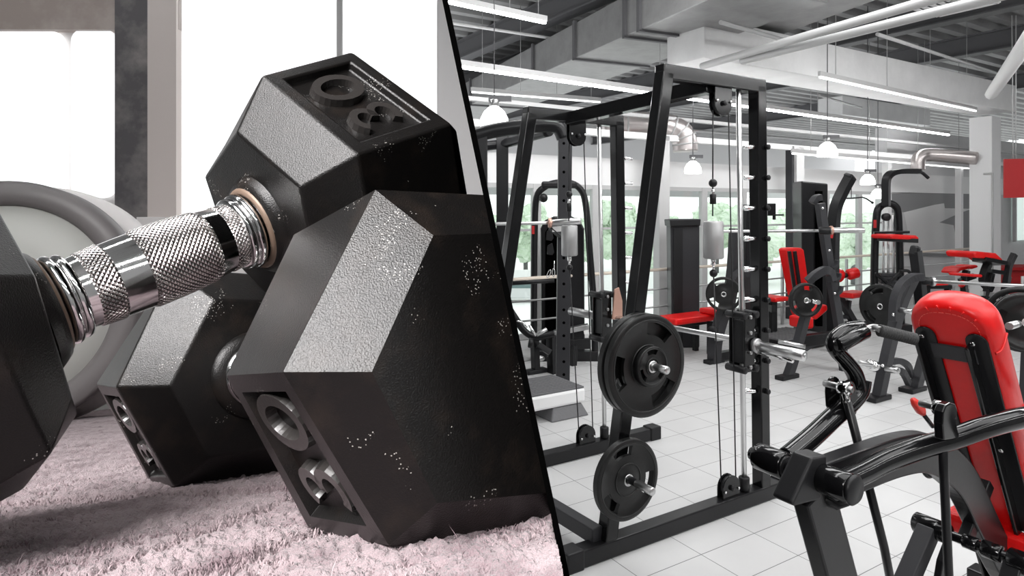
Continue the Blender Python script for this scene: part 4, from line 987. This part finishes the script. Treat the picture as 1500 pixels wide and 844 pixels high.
mb = MB(); mb.prism([V((-8,50,-5)), V((14,50,-5)), V((14,50,-3.2)), V((-8,50,-3.2))], V((0,.3,0)))
tag(obj('garden_wall', mb, 'ground'), 'low pale wall outside behind the parked car', 'wall')

# ------------------------------------------------------------------ black dividing sheet between the two areas
PN = V((1.0, .0352, .2109)); PNn = PN.normalized()      # normal of the sheet (points into the gym); the sheet leans 12 degrees
def on_part(y, z): return V((-.0352*y - .2109*(z-H), y, z))
YN, YF, TH = .20, 2.30, .0018
mb = MB(); q = [on_part(YN,0), on_part(YF,0), on_part(YF,3.1), on_part(YN,3.1)]
mb.prism([p-PNn*TH/2 for p in q], PNn*TH)
struct('wall_divider', mb, 'partition', 'thin black leaning sheet that divides the dumbbell corner from the gym')
def cut(o, off=.0009):
    """trim a mesh where it meets the divider"""
    me = o.data; bm = bmesh.new(); bm.from_mesh(me)
    mw_ = o.matrix_basis if o.parent is None else (o.parent.matrix_basis @ o.matrix_basis)
    inv = mw_.inverted(); pl = inv @ (CAM - PNn*off); nn = (inv.to_3x3() @ PNn).normalized()
    r_ = bmesh.ops.bisect_plane(bm, geom=bm.verts[:]+bm.edges[:]+bm.faces[:], plane_co=pl, plane_no=nn, clear_outer=True)
    ed = [e for e in r_['geom_cut'] if isinstance(e, bmesh.types.BMEdge)]
    if ed: bmesh.ops.holes_fill(bm, edges=[e for e in bm.edges if e.is_boundary])
    bm.to_mesh(me); bm.free()

# carpeted ramp
def cz(x, y): return H + (-.1070 - .235*(y-.204) + .075*(x+.0385))
def ramp_loop(y0, y1, x0, dz):
    out = []
    for y in (y0, y1):
        # x limit at the divider
        x = 0.0
        for _ in range(20): x = -.0352*y - .2109*(cz(x,y)+dz-H) - .0010
        out.append(x)
    return [V((x0,y0,cz(x0,y0)+dz)), V((out[0],y0,cz(out[0],y0)+dz)), V((out[1],y1,cz(out[1],y1)+dz)), V((x0*1.0,y1,cz(x0,y1)+dz))]
X0 = -1.75; Y0r, Y1r = .11, 2.09
tp = ramp_loop(Y0r, Y1r, X0, -.006)
mb = MB(); mb.box6([V((p.x, p.y, 0)) for p in tp] + tp)
bs = obj('ramp_plinth', mb, 'plastic'); tag(bs, 'dark sloping plinth under the pink carpet', 'plinth'); cut(bs)
def carpet():
    from mathutils import noise
    vs = []; fs = []
    ny = 330; ys = [Y0r*((Y1r-.02)/Y0r)**(i/(ny-1)) for i in range(ny)]
    nx = 300
    for y in ys:
        lim = ramp_loop(y, y, X0, 0)[1].x; lo = max(X0, -1.05*y-.02)
        for j in range(nx):
            x = lo + (lim-lo)*j/(nx-1)
            p = V((x, y, 0))
            h = .0020*noise.noise(p*520) + .0022*noise.noise(p*210+V((3,1,0))) + .0018*noise.noise(p*30)
            # soft folds crossing the cloth
            s1 = (x+.02) - .55*(y-.33); g = math.exp(-(s1/.005)**2)*.007
            s2 = (y-.345) + .10*(x+.2); g += math.exp(-(s2/.007)**2)*.006
            s3 = (x+.115) - .25*(y-.26); g += math.exp(-(s3/.004)**2)*.005
            vs.append(V((x, y, cz(x,y)+h-g)))
    for i in range(ny-1):
        for j in range(nx-1): a_ = i*nx+j; fs.append((a_, a_+1, a_+nx+1, a_+nx))
    mb = MB(); mb.v = vs; mb.f = fs; mb.sm = [True]*len(fs); return mb
mcar = mat('pink_carpet', (.27,.215,.225), .95, spec=.1, sheen=.15, bump=(900,1.0,.0016), var=(30,(.13,.09,.10),.46,.70))
cp_ = obj('carpet', carpet(), mcar); cp_['kind'] = 'stuff'; tag(cp_, 'fuzzy dusty pink carpet under the hex dumbbells', 'carpet')
# loose pile fibres standing up from the carpet
mb = MB(); rf = random.Random(11); vs = []; fs = []
for i in range(42000):
    y = .15*(.85/.15)**(rf.random()**1.05); lo = -.84*y; lim = ramp_loop(y, y, X0, 0)[1].x-.002
    x = rf.uniform(lo, lim); b0 = V((x, y, cz(x,y)-.0012))
    h_ = rf.uniform(.0009,.0021)*(4.5 if rf.random() < .004 else 1); w_ = rf.uniform(.00018,.00036)*(.5 if h_ > .004 else 1)
    a1 = rf.uniform(0, 6.28); s_ = V((math.cos(a1), math.sin(a1), 0)); ln = V((rf.uniform(-1,1), rf.uniform(-1,1), 0))*h_*.8
    n0 = len(vs); vs += [b0-s_*w_, b0+s_*w_, b0+UP*h_*.6+ln*.4+s_*w_*.8, b0+UP*h_*.6+ln*.4-s_*w_*.8, b0+UP*h_+ln]
    fs += [(n0,n0+1,n0+2,n0+3),(n0+3,n0+2,n0+4)]
mb.v = vs; mb.f = fs; mb.sm = [True]*len(fs)
mfib = mat('carpet_fibre', (.31,.25,.26), .9, spec=.1, sheen=.15, var=(30,(.15,.10,.115),.46,.70))
mep = bpy.data.meshes.new('carpet_pile'); mep.from_pydata([tuple(v_-cp_.location) for v_ in vs], [], fs); mep.materials.append(mfib)
pile = bpy.data.objects.new('carpet_pile', mep); COL.objects.link(pile); pile.parent = cp_; pile['kind'] = 'stuff'

# ------------------------------------------------------------------ hex dumbbells
FIT = {
'A': ([1.77766,-0.93861,-0.33042,-0.10973,0.33951,-0.08512,0.02987,0.01756,0.04916,0.11169,0.2357,-0.04648,-0.36337,1.03073,0.10394,-3.02062,-0.7078,4.88596,-5.41448,0.53202,-0.82982,-0.56738,0.73658,-0.81797,-1.04722,-1.16357,2.1152,-5e-05,-2.00616,-2.83009,4.46617,1.81601,-1.50449,-5.63833,0.54658,1.0866,-3.77752,2.79057,-5.23118,2.06085,-0.27877,-2.64658,3.17286,-2.75045,6.93619,1.68,-5.70815,7.42718,4.40927,5.58607,-9.40063,0.38765,-0.65937,-3.41894,2.86266,0.27127,-1.70768,-0.62859,0.7722,-3.80581,-1.19081,0.26824,1.34557,-1.11929,-1.04592,3.88027,0.37426,0.2883,0.17702,-2.17274,0.62557,-3.34621,1.31388,-1.17967,7.62796,4.21281],
 [(1,0,1,'o'),(1,1,1,'o'),(1,2,1,'o'),(1,0,1,'i'),(1,1,1,'i'),(1,2,1,'i'),(1,0,-1,'o'),(1,1,-1,'o'),(1,2,-1,'o'),(1,3,1,'o'),(1,3,1,'i'),(1,5,1,'o'),(1,5,1,'i'),(1,4,1,'o'),(1,4,1,'i'),(2,1,1,'o'),(2,1,1,'i'),(2,0,1,'i'),(2,2,1,'o'),(2,1,-1,'o'),(2,2,-1,'o'),(2,0,1,'o')]),
'B': ([-3.17713,0.16766,-4.02017,-0.16026,0.29815,-0.02493,0.03097,0.02272,0.04936,0.10333,-0.12848,1.53651,2.19566,1.67464,-1.86259,-0.31101,-1.58964,-0.33124,-1.38725,1.13928,-0.9908,-0.37354,1.83993,-1.66545,-0.24719,-4.02291,5.67213,3.32388,1.03174,-1.8241,-0.55273,-3.55934,-0.13357,-1.02176,-6.75249,1.20923,-0.38305,1.86932,2.77548,2.11118,-3.53219,0.93083,0.29562],
 [(1,1,-1,'o'),(1,2,-1,'o'),(1,0,-1,'i'),(1,1,-1,'i'),(1,2,-1,'i'),(1,1,1,'o'),(1,2,1,'o'),(2,2,1,'i'),(2,3,1,'i'),(2,3,1,'o'),(2,4,1,'o')])}
HEXR = .07
def knurl_mat():
    m = mat('knurled_chrome', (.66,.64,.62), .26, 1.0); nt = m.node_tree; N = nt.nodes; L = nt.links
    uv = N.new('ShaderNodeUVMap'); sep = N.new('ShaderNodeSeparateXYZ'); L.new(uv.outputs['UV'], sep.inputs['Vector'])
    outs = []
    for sg in (1, -1):
        a_ = N.new('ShaderNodeMath'); a_.operation = 'MULTIPLY_ADD'; a_.inputs[1].default_value = sg; L.new(sep.outputs['Y'], a_.inputs[0]); L.new(sep.outputs['X'], a_.inputs[2])
        w_ = N.new('ShaderNodeMath'); w_.operation = 'PINGPONG'; w_.inputs[1].default_value = .5; L.new(a_.outputs[0], w_.inputs[0]); outs.append(w_)
    mn = N.new('ShaderNodeMath'); mn.operation = 'MINIMUM'; L.new(outs[0].outputs[0], mn.inputs[0]); L.new(outs[1].outputs[0], mn.inputs[1])
    bp = N.new('ShaderNodeBump'); bp.inputs['Strength'].default_value = 1.0; bp.inputs['Distance'].default_value = .0011
    L.new(mn.outputs[0], bp.inputs['Height']); L.new(bp.outputs['Normal'], N['Principled BSDF'].inputs['Normal'])
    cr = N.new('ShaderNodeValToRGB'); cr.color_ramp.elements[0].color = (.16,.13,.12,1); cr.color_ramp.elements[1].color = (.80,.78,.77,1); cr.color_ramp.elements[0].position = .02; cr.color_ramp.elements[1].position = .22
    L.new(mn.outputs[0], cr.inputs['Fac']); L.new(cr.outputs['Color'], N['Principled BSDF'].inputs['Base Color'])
    return m
M['knurl'] = knurl_mat()
def dumbbell(key, label, trim):
    x, keys = FIT[key]; n = len(keys); w = V(x[:3]); R_ = Matrix.Rotation(w.length, 3, w.normalized()); t = V(x[3:6]) + CAM
    h, c, ri, Lh = x[6:10]; offs = {tuple(k): V(x[10+3*i:13+3*i])/1000 for i, k in enumerate(keys)}
    r = thing('hex_dumbbell', label, 'dumbbell', t); r.rotation_euler = R_.to_euler()
    def vp(hd, k, e, kind):
        a_ = math.radians(60*k); rad = HEXR if kind == 'o' else ri; x0 = Lh if hd == 1 else -Lh
        p = V((x0 + e*(h + (c if kind == 'i' else 0)), rad*math.cos(a_), rad*math.sin(a_)))
        return p + offs.get((hd, k % 6, e, kind), V((0,0,0)))
    def mk(name, bm, m, bevel=0, seg=2, par=r, smooth=False, split=False):
        bmesh.ops.remove_doubles(bm, verts=bm.verts, dist=1e-6); bmesh.ops.recalc_face_normals(bm, faces=bm.faces)
        me = bpy.data.meshes.new(name); bm.to_mesh(me); bm.free(); me.materials.append(M[m])
        for p in me.polygons: p.use_smooth = smooth
        o = bpy.data.objects.new(name, me); COL.objects.link(o); o.parent = par
        if trim: 
            me2 = o.data; b2 = bmesh.new(); b2.from_mesh(me2)
            inv = (Matrix.Translation(t) @ R_.to_4x4()).inverted(); pl = inv @ (CAM-PNn*.0009); nn = (inv.to_3x3() @ PNn)
            bmesh.ops.bisect_plane(b2, geom=b2.verts[:]+b2.edges[:]+b2.faces[:], plane_co=pl, plane_no=nn, clear_outer=True)
            be = [e for e in b2.edges if e.is_boundary]
            if be: bmesh.ops.holes_fill(b2, edges=be)
            b2.to_mesh(me2); b2.free()
        if bevel:
            b = o.modifiers.new('bevel','BEVEL'); b.width = bevel; b.segments = seg; b.limit_method = 'ANGLE'; b.angle_limit = math.radians(12)
            o.data.polygons.foreach_set('use_smooth', [True]*len(o.data.polygons)); b.harden_normals = True
        return o
    for hd in (1, 2):
        bm = bmesh.new(); v_ = {}
        for k in range(6):
            for e in (1, -1):
                for kd in 'oi': v_[k,e,kd] = bm.verts.new(vp(hd,k,e,kd))
        for k in range(6):
            k2 = (k+1) % 6
            for e in (1, -1): bm.faces.new((v_[k,e,'o'], v_[k2,e,'o'], v_[k2,e,'i'], v_[k,e,'i']))
            if k == 1: continue
            bm.faces.new((v_[k,1,'o'], v_[k2,1,'o'], v_[k2,-1,'o'], v_[k,-1,'o']))
        for e in (1, -1): bm.faces.new([v_[k,e,'i'] for k in range(6)])
        # side face with the recessed number panel
        Q = {(0,0): v_[2,1,'o'], (1,0): v_[1,1,'o'], (1,1): v_[1,-1,'o'], (0,1): v_[2,-1,'o']}   # s: text direction, q: away from end +1
        q00, q10, q11, q01 = [Q[i].co.copy() for i in ((0,0),(1,0),(1,1),(0,1))]
        bil = lambda s, q: q00*(1-s)*(1-q)+q10*s*(1-q)+q11*s*q+q01*(1-s)*q
        rx = (q10-q00).normalized(); nn = rx.cross((q01-q00)).normalized(); ctr = V((Lh if hd == 1 else -Lh, 0, 0))
        if nn.dot(bil(.5,.5)-ctr) < 0: nn = -nn
        fl = .14; dep = .0045
        # the outward text reads s right; 'up' = nn x rx
        up_q = nn.cross(rx).dot(q01-q00) > 0
        ic = [(fl*.75,.13),(1-fl*.75,.13),(1-fl*.75,.87),(fl*.75,.87)]
        top = [bm.verts.new(bil(*i)) for i in ic]; bot = [bm.verts.new(bil(.5+(i[0]-.5)*.955, .5+(i[1]-.5)*.94)-nn*dep) for i in ic]
        oc = [Q[0,0], Q[1,0], Q[1,1], Q[0,1]]
        for i in range(4):
            j = (i+1) % 4; bm.faces.new((oc[i], oc[j], top[j], top[i])); bm.faces.new((top[i], top[j], bot[j], bot[i]))
        bm.faces.new(bot)
        o = mk('hex_head', bm, 'db_rubber', .0013, 3)
        # raised digits 3 and 0
        def strip(path, wd, closed, nm):
            b2 = bmesh.new(); N_ = len(path); vs = []
            for i, (s, q) in enumerate(path):
                a_ = path[i-1] if (i or closed) else path[i]; b_ = path[(i+1) % N_] if (i < N_-1 or closed) else path[i]
                dx, dy = b_[0]-a_[0], b_[1]-a_[1]; l_ = math.hypot(dx, dy) or 1; nx, ny = -dy/l_, dx/l_
                row = []
                for off, hgt in ((-wd,-.0002),(-wd*.72,.0036),(wd*.72,.0036),(wd,-.0002)):
                    X_, Y_ = s+nx*off, q+ny*off
                    row.append(b2.verts.new(cen + rx*X_ + uq*Y_ + nn*(hgt-dep)))
                vs.append(row)
            for i in range(N_ if closed else N_-1):
                j = (i+1) % N_
                for m_ in range(3): b2.faces.new((vs[i][m_], vs[j][m_], vs[j][m_+1], vs[i][m_+1]))
            if not closed: b2.faces.new(vs[0]); b2.faces.new(vs[-1][::-1])
            return mk(nm, b2, 'db_text', par=o)
        cen = bil(.5,.5); uq = (q01-q00); uq = (uq - rx*uq.dot(rx)).normalized()
        if not up_q: uq = -uq
        n0 = 28; strip([(.0135+.0092*math.cos(2*math.pi*i/n0), .0125*math.sin(2*math.pi*i/n0)) for i in range(n0)], .0030, True, 'digit_zero')
        p3 = [(-.0135+.0070*math.cos(a_)-.0012, .0062+.0064*math.sin(a_)) for a_ in [math.radians(150-i*20) for i in range(12)]]
        p3b = [(-.0135+.0078*math.cos(a_)-.0012, -.0062+.0068*math.sin(a_)) for a_ in [math.radians(78-i*20) for i in range(12)]]
        strip(p3 + [(-.0150,.0003)] + p3b, .0028, False, 'digit_three')
        # short rubber neck on the handle side
        sgn = -1 if hd == 1 else 1; x0 = (Lh if hd == 1 else -Lh) + sgn*(h+c)
        b3 = bmesh.new(); prof = [(-.002,.027),(.0015,.0245),(.004,.0225),(.0045,.016)]
        rings = [[b3.verts.new((x0+sgn*d_, rr*math.cos(2*math.pi*k/32), rr*math.sin(2*math.pi*k/32))) for k in range(32)] for d_, rr in prof]
        for i in range(len(prof)-1):
            for k in range(32): b3.faces.new((rings[i][k], rings[i][(k+1)%32], rings[i+1][(k+1)%32], rings[i+1][k]))
        mk('neck', b3, 'db_rubber', par=o, smooth=True)
    # handle: smooth chrome and knurled sections
    xe = Lh-h-c
    def prof_r(x): 
        u = abs(x)/xe; return .0150 + .0026*max(0, 1-(u/.78)**2)
    def sect(x0, x1, m, nm, dr=0.0):
        N_ = 64; K = 14; vs = []; fs = []; uvs = []
        for i in range(K+1):
            x_ = x0+(x1-x0)*i/K; rr = prof_r(x_)+dr*(1 if 0 < i < K else 0)
            for k in range(N_+1):
                a_ = 2*math.pi*k/N_; vs.append((x_, rr*math.cos(a_), rr*math.sin(a_))); uvs.append((k/N_*46, x_/.00225))
        for i in range(K):
            for k in range(N_): a0 = i*(N_+1)+k; fs.append((a0, a0+1, a0+N_+2, a0+N_+1))
        me = bpy.data.meshes.new(nm); me.from_pydata(vs, [], fs); me.materials.append(M[m]); ul = me.uv_layers.new()
        for lp in me.loops: ul.data[lp.index].uv = uvs[lp.vertex_index]
        for p in me.polygons: p.use_smooth = True
        o = bpy.data.objects.new(nm, me); COL.objects.link(o); o.parent = r; return o
    f = lambda a_: -xe + 2*xe*a_
    secs = [(0.0,.185,'chrome',0),(.185,.285,'knurl',.0006),(.285,.40,'chrome',0),(.40,.715,'knurl',.0008),(.715,.79,'chrome',0),(.79,.855,'knurl',.0006),(.855,1.0,'chrome',0)]
    hnd = None
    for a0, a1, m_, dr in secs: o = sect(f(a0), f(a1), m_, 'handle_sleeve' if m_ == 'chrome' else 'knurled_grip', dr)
    for sg in (-1, 1):
        for d_, rr, m_ in (((.0035,.0215,'washer'),(.0085,.0195,'chrome'),(.0125,.0185,'chrome')) if key == 'B' else ((.0045,.0185,'chrome'),(.0085,.0178,'chrome'))):
            bm = bmesh.new(); xc = sg*(xe-d_); K = 12; R1 = .0022; N_ = 40; rings = []
            for k in range(N_):
                a_ = 2*math.pi*k/N_; rings.append([bm.verts.new((xc+R1*math.cos(2*math.pi*j/K), (rr-R1+R1*math.sin(2*math.pi*j/K))*math.cos(a_), (rr-R1+R1*math.sin(2*math.pi*j/K))*math.sin(a_))) for j in range(K)])
            for k in range(N_):
                for j in range(K): bm.faces.new((rings[k][j], rings[k][(j+1)%K], rings[(k+1)%N_][(j+1)%K], rings[(k+1)%N_][j]))
            mk('collar_ring', bm, m_, smooth=True)
    return r
dA = dumbbell('A', 'hex dumbbell with its big near head in front, number 30 low on its left side', True)
dB = dumbbell('B', 'hex dumbbell with chrome handle leaning over the front one, 30 on top', False)

# ------------------------------------------------------------------ things behind the dumbbells
def disc(px, py, Y, rpx, th, axis, label, m1, m2):
    R_ = rpx/F*Y; c_ = P(px, py, Y); ax = V(axis).normalized()
    c_.z = cz(c_.x, c_.y)+R_*.985
    r = thing('bumper_plate', label, 'weight plate', c_-UP*R_)
    mb = MB(); mb.lathe(c_-ax*th/2, ax, [(0,R_*.80),(0,R_*.97),(th*.15,R_),(th*.85,R_),(th,R_*.97),(th,R_*.84),(th*.9,R_*.80),(0,R_*.80)], 96); obj('rim', mb, m2, r)
    mb = MB(); mb.lathe(c_-ax*th*.45, ax, [(0,.03),(0,R_*.81),(th*.8,R_*.81),(th*.74,R_*.45),(th*.80,R_*.30),(th*.80,.03)], 96); obj('disc_face', mb, m1, r)
    mb = MB(); mb.lathe(c_-ax*th*.5, ax, [(0,.012),(0,.028),(th*.98,.028),(th*.98,.012)], 32); obj('bushing', mb, 'steel_d', r)
    return r
disc(12, 428, 1.42, 180, .07, (.25,-1,.1), 'round grey plate with a dark rim standing behind the left dumbbell head', 'db_grey', 'db_dark')
disc(62, 432, 1.56, 172, .06, (.25,-1,.1), 'pale grey plate standing just behind the dark rimmed one', 'wallgrey', 'sillm')

# window wall behind
YB = 2.15
def bx(x0, y0, x1, y1, Y, th, m, name, parent=None, bev=.0, label=None, cat=None):
    mb = MB(); mb.prism([P(x0,y1,Y), P(x1,y1,Y), P(x1,y0,Y), P(x0,y0,Y)], V((0,th,0)))
    o = obj(name, mb, m, parent, bevel=bev, seg=5 if bev > .02 else 2); return o
r = thing('window_30', '', '', P(60,300,YB)); del r['label']; del r['category']; r['kind'] = 'structure'
for (x0,x1,y0,y1) in ((-80,94,46,300),(104,169,42,290)):
    mb = MB(); n = 8; rr = 18; cs = []
    for cx, cy, a0 in ((x1-rr,y0+rr,0),(x0+rr,y0+rr,90),(x0+rr,y1-rr,180),(x1-rr,y1-rr,270)):
        for k in range(n+1):
            a_ = math.radians(a0+90*k/n); cs.append((cx+rr*math.cos(a_), cy-rr*math.sin(a_)))
    mb.prism([P(x,y,YB) for x, y in cs], V((0,.01,0))); obj('pane', mb, 'pane', r)
mb = MB(); mb.prism([P(-110,985,YB+.02), P(172,985,YB+.02), P(172,-60,YB+.02), P(-110,-60,YB+.02)], V((0,.03,0))); obj('window_frame', mb, 'sillm', r)
r = thing('window_31', '', '', P(450,300,YB)); del r['label']; del r['category']; r['kind'] = 'structure'
mb = MB(); mb.prism([P(258,330,YB), P(495,330,YB), P(495,-600,YB), P(258,-600,YB)], V((0,.01,0))); obj('pane', mb, 'pane', r)  # glowing pane carried up out of view to brighten the dumbbell tops
mb = MB(); mb.prism([P(499,330,YB), P(650,330,YB), P(650,-600,YB), P(499,-600,YB)], V((0,.01,0))); cut(obj('pane', mb, 'pane', r))
cut(bx(493,-600,501,330,YB-.01,.03,'wallgrey','mullion',r))
o = bx(-110,-60,262,43,YB-.02,.05,'header','trim_50'); o['kind'] = 'structure'; o['label'] = 'brown board above the left window'
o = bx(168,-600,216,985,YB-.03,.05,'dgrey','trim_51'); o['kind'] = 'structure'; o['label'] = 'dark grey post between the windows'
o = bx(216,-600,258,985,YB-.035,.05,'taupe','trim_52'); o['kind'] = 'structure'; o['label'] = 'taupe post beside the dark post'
o = bx(200,318,690,985,YB-.04,.06,'sillm','wall_left'); cut(o); o['kind'] = 'structure'; o['label'] = 'pale low wall under the window'
mb = MB(); mb.prism([P(640,985,YB-.02), P(1100,985,YB-.02), P(1100,-600,YB-.02), P(640,-600,YB-.02)], V((0,.04,0))); o = obj('wall_side', mb, 'white'); cut(o); o['kind'] = 'structure'; o['label'] = 'pale strip of wall between the bright window and the divider'

# ------------------------------------------------------------------ light
wd = bpy.data.worlds.new('sky'); SC.world = wd; wd.use_nodes = True
bg = wd.node_tree.nodes['Background']; bg.inputs['Color'].default_value = (.97,.985,1,1); bg.inputs['Strength'].default_value = 1.7
def area(name, loc, target, sx, sy, e, col=(1,1,1)):
    l = bpy.data.lights.new(name, 'AREA'); l.shape = 'RECTANGLE'; l.size = sx; l.size_y = sy; l.energy = e; l.color = col
    o = bpy.data.objects.new(name, l); COL.objects.link(o); o.location = loc
    o.rotation_euler = (V(target)-V(loc)).to_track_quat('-Z','Y').to_euler(); return o
area('ceiling_fill', (2.5,1.2,4.1), (2.5,1.3,0), 5, 2.5, 140)  # unseen area light added above the camera as fill
area('ceiling_fill', (3.2,4.6,4.1), (3.2,4.7,0), 6, 1.6, 250)  # second unseen fill, added to brighten the middle of the hall
k_ = area('chamfer_key', (-.56,-.50,2.42), (-.12,.28,1.5), 0.85, .6, 22, (1,.975,.97)); k_.data.spread = math.radians(100)  # unseen key light added to make the dumbbell chamfers shine

SC.view_settings.view_transform = 'Standard'; SC.view_settings.look = 'None'; SC.view_settings.exposure = 0; SC.view_settings.gamma = 1
SC.view_settings.use_curve_mapping = False
